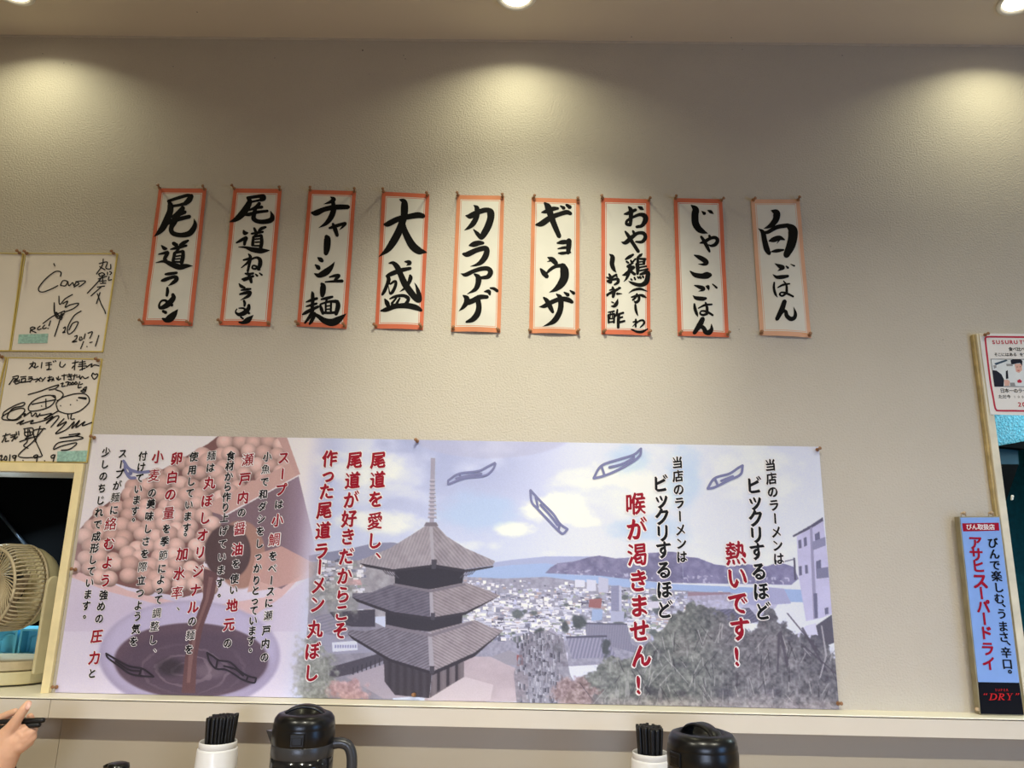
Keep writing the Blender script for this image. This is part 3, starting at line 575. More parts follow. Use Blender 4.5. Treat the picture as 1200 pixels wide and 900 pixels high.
# the pagoda
poly(R2((300,735),(455,780),(445,868),(335,858),(302,815)), (72,64,70), 1, stripes(1,0,9,5)); poly(R2((455,780),(556,738),(556,800),(446,868)), (112,102,106), 1, stripes(1,0,11,9))
for x_ in (470, 500, 528): poly(R2((x_,790-(x_-455)*.4),(x_+9,787-(x_-455)*.4),(x_+9,850-(x_-455)*.55),(x_,856-(x_-455)*.55)), (66,58,64))
poly(R2((335,452),(460,440),(560,450),(550,505),(450,525),(335,508)), (54,47,54)); poly(R2((305,585),(455,605),(552,596),(548,640),(450,668),(305,640)), (58,51,58))
def roof(Lp, Rp, cl, cr, px_l, px_r):
    poly(R2(*Lp), cl, 1, stripes(*px_l)+(n3-.5)*22); poly(R2(*Rp), cr, 1, stripes(*px_r)+(n3-.5)*26)
roof([(308,640),(445,655),(455,783),(400,772),(320,742),(250,710),(184,662),(190,650),(240,655)], [(445,655),(590,618),(640,640),(682,652),(640,690),(590,722),(520,760),(455,783)], (118,112,122), (146,136,140), (.5,1,3.6,15), (-.55,1,3.8,13))
roof([(322,505),(450,520),(456,610),(330,592),(260,572),(198,545),(200,533),(260,530)], [(450,520),(560,498),(610,515),(672,540),(620,570),(560,592),(456,610)], (104,98,110), (142,132,136), (.35,1,3.6,9), (-.5,1,3.8,10))
roof([(436,315),(452,315),(458,440),(400,452),(330,456),(250,446),(222,436),(222,428),(320,388),(390,345)], [(450,315),(468,315),(500,350),(560,388),(655,430),(648,444),(560,456),(458,440)], (150,142,148), (144,136,142), (.9,.35,3.4,8), (-.7,.6,3.4,8))
for P_ in (((222,436),(330,456),(458,441),(458,449),(330,465),(240,448)), ((458,441),(560,457),(650,445),(648,450),(560,466),(458,451)), ((198,545),(330,592),(456,610),(456,618),(330,602),(215,560)), ((456,610),(560,592),(672,540),(560,602),(456,620)), ((184,662),(320,742),(455,783),(455,793),(320,752),(200,680)), ((455,783),(590,722),(682,652),(590,735),(455,795))): poly(R2(*P_), (62,55,62))
for P_ in (((445,320),(456,320),(462,440),(452,440)), ((445,520),(455,520),(460,606),(448,606)), ((440,656),(452,656),(462,780),(446,780))): poly(R2(*P_), (160,154,162))
for P_ in (((452,425),(470,425),(466,455),(452,455)), ((450,595),(464,595),(462,618),(450,618)), ((446,765),(462,765),(460,790),(446,790))): poly(R2(*P_), (78,72,80))
for k in range(5):
    for sx, bx in ((1, 560), (-1, 330)): poly(R2((bx+sx*(k*9),462-k*2),(bx+sx*(k*9+5),460-k*2),(bx+sx*(k*9-14),484-k*3),(bx+sx*(k*9-19),485-k*3)), (84,77,84))
poly(R2((330,500),(450,522),(560,500),(562,507),(450,530),(330,508)), (120,112,120)); poly(R2((305,632),(450,662),(580,622),(584,630),(450,672),(305,642)), (126,118,126))
poly(R2((450,100),(464,100),(460,310),(446,310)), (150,144,158), .9); poly(R2((428,318),(474,318),(468,306),(434,306)), (120,112,120))
for k in range(10):
    yy = 168+k*13; w_ = 8+k*.7; poly(R2((455-w_,yy),(455+w_,yy),(455+w_-2,yy+6),(455-w_+2,yy+6)), (172,166,178)); poly(R2((455-w_,yy+6),(455+w_,yy+6),(455+w_,yy+8),(455-w_,yy+8)), (112,108,120))
# right: flats, roofs, scrub
poly([(806,694),(856,694),(856,703),(806,703)], (150,128,140)); poly(R8((20,410),(260,400),(330,380),(410,410),(330,520),(20,520)), (170,168,190), .8, (n4-.5)*40)
poly(R8((60,470),(270,458),(315,512),(100,560)), (112,110,130), 1, stripes(.6,1,4,9)); poly(R8((240,440),(300,370),(410,380),(440,440),(300,450)), (160,160,190))
poly(R8((462,168),(570,100),(612,480),(560,500),(500,512),(470,330)), (184,180,206), 1, (n2-.5)*20)
poly(R8((445,165),(520,122),(568,90),(570,105),(522,135),(448,172)), (96,92,110)); poly(R8((515,135),(525,130),(545,500),(530,505)), (150,146,172))
for q in (((468,185),(480,180),(482,215),(470,218)), ((490,175),(502,170),(504,205),(492,210)), ((470,290),(482,288),(484,325),(472,328)), ((495,285),(506,284),(508,318),(497,320)), ((535,160),(555,148),(558,190),(537,198)), ((540,270),(560,262),(562,330),(542,330)), ((530,400),(545,398),(548,500),(535,500)), ((575,460),(590,455),(592,482),(577,486))): poly(R8(*q), (112,110,134))
poly(R8((540,300),(590,292),(592,335),(542,340)), (128,126,150)); poly(R8((525,190),(578,170),(580,205),(527,225)), (140,138,164))
poly(R8((448,255),(456,255),(460,345),(452,345)), (96,92,108)); poly(R8((412,268),(455,258),(455,262),(412,273)), (110,106,124))
poly(R8((440,590),(500,530),(540,520),(560,600),(560,660),(480,640)), (196,194,218)); poly(R8((540,530),(605,485),(615,600),(560,620)), (98,94,104))
def scrub(mask, lo, hi, nn): paint(mask, C(*lo)*(1-nn)[..., None]+C(*hi)*nn[..., None], 1)
edge = 742+(n2-.5)*46+(n5-.5)*20
nn = np.clip(n3*.55+n4*.75-.15, 0, 1)
bot = np.interp(PX, [640,690,715,735,770,790,810,850,880,900,915,940,990], [830,792,770,776,742,716,704,726,735,712,735,750,770])+(n2-.5)*34+(n3-.5)*18
m = sst(-2.5, 2.5, PY-bot)*sst(648, 672, PX+(n2-.5)*20); scrub(m, (80,82,84), (158,160,152), nn)
m2 = m*sst(.5, .7, n5*.6+n2*.4); paint(m2, C(132,128,126)+((nn-.5)*80)[..., None], .55)
dk = m*(1-sst(.3, .48, n2*.7+n5*.3)); paint(dk, C(72,70,80), .65)
st = noise(3, 16, 21, 2); paint(m*sst(.66,.8,st)*sst(735,770,PY), C(176,174,172), .55)
paint(m*sst(800, 880, PX+(n5-.5)*60), C(112, 106, 118)+((nn-.5)*70)[..., None], .5); paint(m*(1-sst(720, 800, PX+(n2-.5)*40))*(1-sst(790, 815, PY)), C(138, 140, 134)+((nn-.5)*60)[..., None], .4)
m = 1-sst(.42,.6,np.sqrt(((PX-672)/36)**2+((PY-812)/24)**2)*.55+(n3-.5)*.5+.1); paint(m, C(150,128,128)+((n4-.5)*80)[..., None], .85)
fr = np.random.default_rng(5)
for k in range(120):
    x_ = fr.uniform(690, 980); y_ = fr.uniform(745, 826); a_ = fr.uniform(-.9, .9); L_ = fr.uniform(6, 24)
    if y_ < np.interp(x_, [690,770,850,990],[800,760,745,775]): continue
    c = fr.choice([0, 1]); poly([(x_,y_),(x_+1.1,y_),(x_+1.1+a_*L_,y_-L_),(x_+a_*L_,y_-L_)], (188,184,182) if c else (64,60,68), .55)
for P_ in (((385,560),(400,550),(430,690),(420,700),(395,580),(388,720),(382,720)), ((480,540),(488,535),(590,720),(584,724)), ((560,530),(566,530),(586,650),(560,740),(552,750),(578,650)), ((420,480),(426,478),(560,640),(555,645)), ((480,600),(620,720),(618,726),(478,606))): poly(R8(*P_), (92,86,96) if P_[0][0] != 560 else (176,172,176), .8)
m = sst(808, 828, PY-(PX-700)*.012+(n3-.5)*16)*sst(650, 720, PX); paint(m, C(176,164,164)+((n4-.5)*70)[..., None], .5)
# ---- left panel: soy beans, wooden box, ladle and a bowl of soy sauce
LM = 1-sst(338, 378, PX+(PY-670)*.12)
vy = sst(515, 820, PY)[..., None]; base = C(218,212,218)*(1-vy)+C(204,196,212)*vy; base = base-C(20,22,14)*np.exp(-(((PX-190)/110)**2+((PY-715)/30)**2))[..., None]
paint(LM, base, 1)
keep = IMG.copy(); IMG_bg = IMG.copy()
poly([(70,655),(150,692),(235,712),(310,700),(352,668),(372,640),(372,655),(330,700),(300,720),(215,716),(130,694),(62,668)], (206,172,170), .9)
poly([(60,668),(130,694),(215,716),(300,720),(372,670),(372,740),(60,740)], (190,178,198), .5)
poly([(246,592),(262,606),(350,558),(366,625),(372,660),(330,690),(240,660)], (128,106,114)); paint(pmask([(246,592),(262,606),(350,558),(366,625),(372,660),(330,690),(240,660)])*sst(318,380,PX), C(176,160,186), .75)
region = [(84,650),(92,622),(112,600),(150,572),(200,545),(244,520),(262,506),(332,506),(346,540),(346,552),(250,596),(246,640),(236,668),(252,690),(215,700),(150,688),(84,668)]
br = np.random.default_rng(3); pts = []
rm = np.array(region)
def inside(x, y):
    ins = False; n = len(region)
    for i in range(n):
        (xa, ya), (xb, yb) = region[i], region[(i+1) % n]
        if (ya > y) != (yb > y) and x < (xb-xa)*(y-ya)/(yb-ya)+xa: ins = not ins
    return ins
poly(region, (128,94,92))
row = 0; y_ = 508
while y_ < 702:
    x_ = 80+(row % 2)*7
    while x_ < 356:
        jx, jy = x_+br.uniform(-4.5, 4.5), y_+br.uniform(-3.5, 3.5)
        if inside(jx, jy): pts.append((jx, jy))
        x_ += 17.5
    y_ += 12.0; row += 1
for (cx, cy) in pts:
    rx = br.uniform(9.4, 11.6); ry = rx*br.uniform(.84, .98); a0 = br.uniform(-16, 14); tl = (cx < 250 and cy < 600)
    x0 = np.searchsorted(gx, at(cx-16, cy, MY)[0]); x1 = np.searchsorted(gx, at(cx+16, cy, MY)[0])
    z0 = np.searchsorted(-gz_, -at(cx, cy-13, MY)[2]); z1 = np.searchsorted(-gz_, -at(cx, cy+13, MY)[2])
    sl = (slice(max(0, z0), min(NZm, z1+1)), slice(max(0, x0), min(NXm, x1+1)))
    dx = (PX[sl]-cx)/rx; dy = (PY[sl]-cy)/ry; d = np.sqrt(dx*dx+dy*dy)
    mk = (1-sst(.92, 1.06, d))[..., None]
    sh = np.clip(1.02-.42*np.clip(d-.3, 0, 1)**1.3-.19*(dx*.3+dy*.9), .45, 1.14)[..., None]
    colr = (C(204,170,161)+a0)*sh
    IMG[sl] = IMG[sl]*(1-mk)+colr*mk
fade = (1-sst(84, 120, PX))*.35*pmask(region); paint(fade, C(206,196,200), 1)
poly([(244,590),(346,540),(351,556),(262,604),(248,600)], (192,156,148)); poly([(322,506),(334,506),(352,556),(346,556)], (188,152,146))
# ladle, stream
paint(emask(282,650,29,40,.05), C(164,128,116), 1); paint(emask(267,647,27,32,.05), C(92,74,76), 1); paint(emask(274,640,16,18,.4), C(116,94,94), .5)
poly([(300,650),(330,640),(372,662),(366,676),(320,690),(290,694)], (196,156,146), .85)
paint(emask(222,768,106,64,.03), C(160,150,176), 1); paint(emask(222,763,101,58,.1), C(186,178,204), .75)
paint(emask(224,774,90,44,.03), C(104,86,98), 1); paint(emask(226,778,84,38,.15), C(94,80,94), .8)
sw = np.sin(np.sqrt(((PX-215)/1.6)**2+((PY-785)*1.1)**2)*.55+n2*6); paint(emask(222,784,60,26,.4)*sst(.55,.95,sw), C(134,118,128), .6)
paint(emask(200,782,16,10,.5), C(60,54,60), .7); paint(emask(246,786,18,9,.5), C(150,134,142), .35)
poly([(239,666),(256,672),(251,700),(238,735),(231,770),(229,812),(213,812),(217,770),(226,735),(238,700)], (108,80,82)); poly([(245,676),(250,677),(245,702),(231,740),(225,780),(223,800),(219,800),(221,770),(229,736),(241,702)], (140,108,106), .7)
# blend the panel into the view, wash everything with the print's pale violet
IMG = IMG*LM[..., None]+keep*(1-LM[..., None])
IMG = IMG+((rng.random(PX.shape)-.5)*7)[..., None]
g_ = IMG.mean(-1, keepdims=True); IMG = g_+(IMG-g_)*.92; IMG = np.clip(152+(IMG-146)*1.2, 14, 238)
lin = np.where(IMG/255 <= .04045, IMG/255/12.92, ((IMG/255+.055)/1.055)**2.4)*MURAL_GAIN
lin = np.clip(lin, 0.004, .86)
# ---- sheet mesh: a hanging vinyl print with slight waves
ux = (GX-mx0)/(mx1-mx0); vz = (mz1-GZ)/(mz1-mz0)
def mdep(u, v): return 0.0045+0.0009*np.sin(u*17+v*2)**2*np.sin(PI*v)+0.0008*np.clip(v-.9, 0, .1)*10*np.sin(u*7)**2
VV = np.stack([GX, -mdep(ux, vz), GZ], -1).reshape(-1, 3)
me = bpy.data.meshes.new('printed_sheet'); nv = NXm*NZm
ii = (np.arange(NZm-1)[:, None]*NXm+np.arange(NXm-1)[None]).reshape(-1)
quad = np.stack([ii, ii+NXm, ii+NXm+1, ii+1], 1).astype(np.int32)
me.vertices.add(nv); me.vertices.foreach_set('co', VV.astype(np.float32).ravel())
me.loops.add(quad.size); me.loops.foreach_set('vertex_index', quad.ravel())
me.polygons.add(len(quad)); me.polygons.foreach_set('loop_start', np.arange(0, quad.size, 4, dtype=np.int32)); me.polygons.foreach_set('loop_total', np.full(len(quad), 4, np.int32))
me.update(calc_edges=True)
ca = me.color_attributes.new('print', 'FLOAT_COLOR', 'POINT')
ca.data.foreach_set('color', np.concatenate([lin.reshape(-1, 3), np.ones((nv, 1))], 1).astype(np.float32).ravel())
me.polygons.foreach_set('use_smooth', np.ones(len(quad), bool))
M_print = mat('vinyl_print', (200, 200, 200), 0.42, 0.35)
nt = M_print.node_tree; an = nt.nodes.new('ShaderNodeAttribute'); an.attribute_name = 'print'
nt.links.new(an.outputs['Color'], nt.nodes['Principled BSDF'].inputs['Base Color']); me.materials.append(M_print)
T_mural = thing('wall_banner', 'wide printed banner of a pagoda over a seaside town, soy beans at its left end', 'banner', ((mx0+mx1)/2, 0, mz0))
link('printed_sheet', me, T_mural)
# ---- lettering
LY = -0.0064
DENSE = set('量鯛醤麺瀬整際調節率愛喉渇熱絡麦魚')
def ring(r, n, c=(0, 0)): return tuple((c[0]+r*math.cos(2*PI*k/n), c[1]+r*math.sin(2*PI*k/n)) for k in range(n))
def wr(mb, ch, x, y, size, red):
    dense = ch in DENSE and size < 17
    t = .016 if dense else .034
    letter(mb, ch, x, y, size, M_outline, LY, slope=.12, sx=.9, nib=ring(.08, 9, (t, -t)), lift=0)
    letter(mb, ch, x, y, size, M_red if red else M_black, LY, slope=.12, sx=.9, nib=((.012, -.012), (.024, -.024)) if dense else ((.014, .004), (.026, -.024), (.044, -.042)) if ch in DENSE else ((.018, .008), (.030, -.022), (.05, -.045), (.066, -.06)), lift=0.0004)
K = .3667
def col(text, pts, red=None, s_b=11.6, s_r=15.5, ox=60, oy=500, k=K, allred=False):
    # pts: knots (index, x, y); letters between knots are spaced evenly
    ix = [p[0] for p in pts]
    mb = MB()
    for i, ch in enumerate(text):
        x = np.interp(i, ix, [p[1] for p in pts]); y = np.interp(i, ix, [p[2] for p in pts])
        r = allred or (red is not None and i in red)
        wr(mb, ch, ox+x*k, oy+y*k, s_r if r else s_b, r)
    o = mb.build('text_column', T_mural)
    o['label'] = ('red' if allred else 'black' if red is None else 'red and black')+' column reading '+text
col('スープは小鯛をベースに瀬戸内の', [(0,742,98),(1,738,150),(2,733,200),(3,727,247),(4,722,297),(5,713,360),(6,708,412),(7,706,452),(8,703,490),(9,700,525),(10,695,562),(11,693,603),(12,687,650),(13,684,692),(14,681,735)], {0,1,2,4,5})
col('小魚で和ダシをしっかりとっています。', [(0,690,95),(1,685,135),(3,677,215),(10,655,490),(17,636,715)])
col('瀬戸内の醤油を使い地元の', [(0,628,105),(1,618,165),(2,612,225),(3,608,273),(4,602,325),(5,594,390),(6,590,437),(7,585,485),(8,582,520),(9,577,570),(10,567,630),(11,563,690)], {0,1,2,4,5,9,10})
col('食材から作り上げています。', [(0,573,92),(6,553,290),(12,536,540)])
col('麺は丸ぼしオリジナルの麺を', [(0,512,92),(1,508,130),(2,505,178),(3,497,235),(4,490,290),(5,483,345),(6,475,400),(7,468,460),(8,460,520),(9,453,575),(10,450,620),(11,445,665),(12,440,710)], {2,3,4,5,6,7,8,9})
col('使用しています。', [(0,455,95),(1,450,137),(6,432,322),(7,428,345)])
col('加水率、', [(0,418,405),(1,408,468),(2,402,530),(3,405,582)], {0,1,2})
col('卵白の量を季節によって調整し、', [(0,400,100),(1,386,160),(2,380,215),(3,375,275),(4,368,325),(5,362,365),(6,358,410),(7,353,452),(8,350,487),(9,345,520),(10,342,552),(11,337,595),(12,330,637),(13,325,680),(14,331,715)], {0,1,2,3})
col('小麦の美味しさを際立つよう気を', [(0,340,95),(1,328,155),(2,322,210),(3,318,245),(4,313,285),(5,308,325),(6,302,365),(7,298,405),(8,292,447),(9,287,490),(10,283,530),(11,278,570),(12,275,605),(13,270,645),(14,263,685)], {0,1})
col('付けています。', [(0,292,93),(5,267,268),(6,262,298)])
col('スープが麺に絡むよう強めの圧力と', [(0,228,85),(1,222,120),(2,217,150),(3,210,187),(4,205,225),(5,200,265),(6,190,310),(7,184,372),(8,179,432),(9,172,490),(10,167,537),(11,159,573),(12,153,612),(13,145,668),(14,137,737),(15,130,787)], {6,7,8,9,13,14})
col('少しのちじれで成形しています。', [(0,175,80),(7,143,350),(14,106,608)])
col('尾道を愛し、', [(0,280,105),(1,278,168),(2,272,230),(3,270,300),(4,268,362),(5,280,412)], None, 11, 20.5, 340, 500, .3665, True)
col('尾道が好きだからこそ', [(0,205,105),(1,198,170),(2,193,232),(3,187,292),(4,183,350),(5,178,412),(6,172,475),(7,167,535),(8,163,592),(9,158,650)], None, 11, 20.5, 340, 500, .3665, True)
col('作った尾道ラーメン丸ぼし', [(0,125,100),(1,120,152),(2,115,205),(3,108,265),(4,104,330),(5,98,395),(6,93,447),(7,89,505),(8,85,565),(9,78,645),(10,70,715),(11,66,785)], None, 11, 20.5, 340, 500, .3665, True)
col('喉が渇きません!', [(0,502,245),(1,505,325),(2,508,407),(3,511,490),(4,513,570),(5,515,650),(6,520,730),(7,535,818)], None, 11, 27, 560, 500, .3664, True)
col('熱いです!', [(0,268,390),(1,272,465),(2,274,545),(3,280,625),(4,295,705)], None, 11, 28, 760, 500, .378, True)
for o_, e_ in (((35,175),(48,565)), ((325,180),(352,570))):
    col('ビックリするほど', [(0,o_[0],o_[1]),(1,o_[0]+3,o_[1]+50),(4,o_[0]+9,o_[1]+205),(7,e_[0],e_[1])], None, 21.5, 20, 760, 500, .378)
for o_, e_ in (((88,110),(102,402)), ((376,118),(402,408))):
    col('当店のラーメンは', [(0,o_[0],o_[1]),(7,e_[0],e_[1])], None, 14.5, 20, 760, 500, .378)
def fishfn(ox, oy, s):
    return lambda x, y, lift: tuple(at(ox+x*s, oy+y*s, LY-.0002-lift))
def fish(m, s, ox, oy, k, w):
    mb = MB()
    for i, st_ in enumerate(parse2(s, w)): ribbon(mb, [[q[0], q[1], q[2]*1.3] for q in st_], m, fishfn(ox, oy, k), i*1e-5)
    mb.build('fish_drawing', T_mural)
fish(M_fish, '505 172 540 150 600 142 630 128 655 115/505 184 560 164 620 157 645 140 657 118/530 166 570 156 612 150/505 172 505 184/540 150 548 166', 340, 500, .3665, 5)
fish(M_fish, '168 203 200 238 240 278 262 310 287 328/168 203 172 240 190 262 228 302 255 330 272 342 287 328/185 225 192 258/200 250 235 288 255 315/262 310 258 332', 560, 500, .3664, 6)
fish(M_fish, '370 165 395 125 450 105 498 90 522 70/370 165 400 158 440 142 490 115 518 92 522 70/395 125 405 155/420 130 460 120 495 102/498 90 500 110', 560, 500, .3664, 6)
fish(M_fish, '183 192 205 160 250 146 278 128 292 120/183 192 205 188 245 168 285 148 292 120/205 160 215 182/225 168 262 154', 760, 500, .378, 6)
fish(M_fish, '388 210 430 268 500 290 570 285/395 270 428 325 470 330/400 225 398 270/430 268 440 300 415 300', 80, 505, .1667, 16)
fish(M_fishd, '340 612 400 648 480 690 560 705 600 728 635 757/340 612 352 640 420 690 490 738 560 752 635 757/400 660 480 712 550 722/560 705 545 750', 60, 650, .189, 9)
fish(M_fishd, '225 607 262 630 300 655 370 668 430 722 480 752 530 765/225 607 240 660 280 706 340 712 400 745 440 772 515 795 530 765/290 650 282 700/330 690 400 710 450 750/480 752 470 780', 200, 650, .189, 9)
for px_, py_, nm in ((113, 514, 'top left corner of'), (490, 518, 'top edge of'), (956, 528, 'top right corner of'), (91, 668, 'left edge of'), (69, 805, 'bottom left corner of'), (486, 814, 'bottom edge of'), (980, 824, 'bottom right corner of')):
    q = at(px_, py_); pin(q[0], q[2], -0.003, 'small push pin on the %s the wide printed banner' % nm, 'push pins holding the banner', -.15, random.uniform(-.2, .2))
# ------------------------------------------------------------------ autograph boards
def board(px_c, label, strokes, ox, oy, k, sticker=None, w=9.5):
    y0 = -0.0035; TL, TR, BL, BR = [at(*c, y0) for c in px_c]
    t = thing('autograph_board', label, 'signed board', ((BL[0]+BR[0])/2, 0, BL[2]), 'autograph boards')
    b = MB(); pts = [TL, TR, BR, BL]
    c = sum(pts)/4
    ins = [p+(c-p)*np.array([.006/abs((c-p)[0]), 0, .006/abs((c-p)[2])])*.45 for p in pts]
    b.prism([p+np.array([0, .0005, 0]) for p in ins][::-1], (0, .0028, 0), M_board); b.build('board', t)
    e = MB()
    vs = []
    for yy in (y0-.0008, 0.0):
        vs += [np.array([p[0], yy, p[2]]) for p in pts]
    for p in ins: vs.append(np.array([p[0], y0-.0008, p[2]]))
    fs = [(i, (i+1) % 4, 4+(i+1) % 4, 4+i) for i in range(4)]+[(i, 8+i, 8+(i+1) % 4, (i+1) % 4) for i in range(4)]
    e.add(vs, fs, M_gold); e.build('gilt_edge', t)
    if strokes:
        m = MB()
        fn = lambda x, y, lift: tuple(at(ox+x*k, oy+y*k, y0-.0006-lift))
        for i, s in enumerate(parse2(strokes, w)): ribbon(m, s, M_marker, fn, i*1e-5)
        m.build('signature', t)
    if sticker:
        m = MB(); m.prism([at(*c, y0-.0004) for c in sticker][::-1], (0, -.0004, 0), M_teal); o = m.build('sticker', t)
        o['label'] = 'blue green sticker'
    return t
board(((-88, 294), (27.5, 297), (-104, 411), (11.5, 411.5)), 'blank gilt edged board cut off at the left edge, upper row', '', 0, 0, 1)
board(((29.5, 296.5), (138, 297), (12, 411.5), (120.5, 412.5)), 'gilt edged board with a looping signature dated 2017.1.1, upper row',
 '490 268 494 235 450 230 380 280 320 350 315 385 350 396 420 370 470 344/490 338 510 305 545 310 530 345 490 342/550 310 560 345 590 320 600 345 620 315 640 330 600 356/615 312 680 305 692 315 655 345 640 352/'
 '838 128 830 180 782 250/805 165 870 153 858 200 895 208 898 172/808 190 852 216/872 235 872 256/890 230 906 240 892 256/885 270 880 300 906 296/800 250 830 240 850 256 815 270 800 250/798 290 868 268/830 258 836 326/805 310 862 304/815 326 858 324/850 250 780 330 708 406/790 356 848 348/822 354 738 428/812 400 782 490/790 410 820 490 848 545 856 572/'
 '478 430 484 496 530 450 588 416/510 490 550 470 528 520 570 500 638 488 600 528 520 560/440 483 440 560 470 612 512 570/348 652 430 592 524 548/500 558 480 640 442 756/460 560 490 602 520 570/506 600 495 622/440 490 445 560 470 600/452 560 480 590 500 575/'
 '514 690 530 680 525 710 508 726 528 722/658 550 600 590 550 680 555 736 600 710 634 640 590 650 560 704/245 690 265 680 286 690 255 706 292 726/250 690 244 726/326 672 305 690 310 702 336 694/362 664 345 686 355 694 376 686/410 630 396 670/388 690/'
 '605 756 626 750 615 780 585 802 622 796/650 760 644 786 666 780 660 760/692 735 680 776/714 730 750 720 728 772/678 798 654 856/704 838/728 806 748 802/802 748 774 836/436 165 445 185', 0, 285, .1444, ((22, 392), (56.5, 391), (55.5, 402), (21, 402.5)))
board(((-112, 415), (7.5, 418.5), (-138, 541), (-21, 541)), 'sliver of a gilt edged board cut off at the left edge, lower row', '', 0, 0, 1)
board(((9.2, 418.5), (119.8, 420.3), (-12, 541.5), (102, 542.2)), 'gilt edged board covered in doodled faces and signatures dated 2019.9.9, lower row',
 '250 90 245 112 218 142/225 106 266 100 260 135 287 124/235 115 256 132/316 94 310 136/345 100 386 95/345 116 390 110/368 94 368 140 350 150 386 146/400 85 405 93/415 80 421 88/455 90 450 120 470 130 492 108/545 100 592 90/567 80 560 150/556 120 543 138/600 95 642 88/595 110 646 104/590 125 652 120/620 80 620 152/600 152 642 136/650 132 692 104 686 130 712 114 746 121/'
 '95 205 136 195 130 216 98 216/100 216 68 262/105 230 132 225/100 242 137 235/116 224 115 256 142 250/155 205 197 200/160 220 192 215 185 240 160 240 165 220/145 225 150 246 232 235/215 205 242 203/212 220 246 215 224 242/250 225 277 221/307 208 268 242/280 215 302 236/310 215 319 222/315 238 342 208/360 210 392 204/373 198 370 235 360 230 396 220 390 236/400 210 406 231/425 210 431 223/440 200 438 226 457 217/465 195 502 190/483 184 482 226/510 190 542 185/508 204 542 198/520 180 536 216/515 222 542 226/550 195 582 190/563 184 554 226/576 205 597 203/600 190 605 221 620 200 640 216 667 204/690 195 700 175 715 186 732 180 735 196 710 221 690 195/'
 '458 256 476 250 465 276 492 270/495 245 517 242 504 272/522 245 514 262 536 260 528 244/545 243 538 260 558 258 550 242/570 240 562 258 582 256 574 240/600 240 588 285 612 280/604 262 622 255/642 280 625 300 645 302 652 274 640 316 608 310 640 298/'
 '212 337 300 312 380 282 442 264 418 290 370 302/412 360 380 342 320 350 250 385 215 430 225 460 290 456 370 430 410 390 416 350 395 343/345 370 346 430/238 410 422 374/312 422/420 300 460 315 476 340 455 370 430 382/430 440 425 400 470 360 560 332 640 332 673 370 660 410 600 460 520 482 450 465 430 440/580 378/455 420/530 412/590 360 640 370 646 362 594 358/'
 '20 500 30 470 90 430 160 400 186 400 170 422 100 440 58 490 60 520 110 526 150 500 186 460 170 440 110 450 50 480 15 506 30 526 120 529 162 504/165 490 192 480 180 502 230 470 240 502 270 475 280 506 302 480/128 556 180 530 150 562 250 530 230 556 340 530 400 500 345 556 420 500 442 510 383 582/268 500 330 490 390 480 330 522 442 458/'
 '482 518 430 576 500 540 470 580 418 632 500 600 560 540 540 592 600 530 570 586 640 540 620 572 692 547/510 488 516 521/540 480 534 520 562 520/20 650 77 634/45 630 30 670 14 696/45 665 40 690 66 685/80 645 107 639/80 660 112 654 88 687/115 635 112 672 131 654/122 618 126 641/140 614 141 641/'
 '178 596 246 590 240 640 190 646 185 600/210 600 210 642/185 620 242 617/148 692 272 650/200 650 205 690 178 722 212 742/302 574 265 692/330 590 250 690 138 801 302 805 306 770 270 690 250 620 275 600 342 594/220 600 226 640 190 670 240 660/'
 '520 640 602 630 560 650 448 665 570 650 627 665 560 680 440 700 403 750 460 726 566 700 571 715 520 750 462 756/-2 800 15 795 5 830 22 828/40 800 30 825 48 830 50 805 40 800/76 790 70 836/115 795 95 800 100 816 118 810 121 795 111 836/172 832/276 790 255 800 262 816 280 808 284 790 275 842/335 835/406 790 385 800 390 816 410 808 414 790 400 842', 0, 410, .1555, ((67.5, 529), (102.6, 528), (101, 541.3), (66.5, 541.8)), 9)
for px_, py_, nm in ((25.5, 298.5, 'top right corner of the blank upper board'), (34, 299, 'top left corner of the 2017 board'), (135, 299, 'top right corner of the 2017 board'), (5, 420, 'top left corner of the 2019 doodle board'), (117, 424, 'top right corner of the 2019 doodle board')):
    q = at(px_, py_); pin(q[0], q[2], -0.0045, 'push pin at the '+nm, 'push pins holding the autograph boards', -.1, .1)

# ------------------------------------------------------------------ beer sign on the ledge
M_case = mat('sign_case', (150, 140, 112), 0.4, 0.5, metal=0.3, var=.15)
M_blue = mat('sign_blue', (134, 170, 236), 0.5, 0.2, var=.03); M_navy = mat('sign_navy', (12, 11, 18), 0.55, 0.12)
M_signred = mat('sign_red', (158, 14, 44), 0.6, 0.12); M_sred = mat('sign_script_red', (196, 36, 40), 0.6, 0.12); M_hook = mat('hook_plastic', (196, 170, 140), 0.25, 0.5)
yf = -0.03
SA, SB, SC_, SD = at(1123.6, 605.3, yf), at(1171.9, 605.0, yf), at(1199.9, 835.6, yf), at(1148.4, 835.6, yf)
for q in (SC_, SD): q[2] = zl+0.0005
T = thing('beer_sign', 'tall narrow blue beer sign with a black foot, leaning upright on the ledge', 'sign', ((SC_[0]+SD[0])/2, yf, zl))
b = MB(); b.prism([SA, SB, SC_, SD][::-1], (0, .020, 0), M_case); o = b.build('case', T); bevel(o, .001)
def sq(u, v, dy=0.0):
    p = (1-v)*((1-u)*SA+u*SB)+v*((1-u)*SD+u*SC_); return p+np.array([0, dy, 0])
def sp(px, py, dy=0.0): return at(px, py, yf)+np.array([0, dy, 0])
vb = .842
b = MB(); b.prism([sq(.03, .006), sq(.97, .006), sq(.97, vb), sq(.03, vb)][::-1], (0, -.0012, 0), M_blue); b.build('blue_panel', T)
b = MB(); b.prism([sq(.03, vb), sq(.97, vb), sq(.985, .995), sq(.015, .995)][::-1], (0, -.0012, 0), M_navy); b.build('black_panel', T)
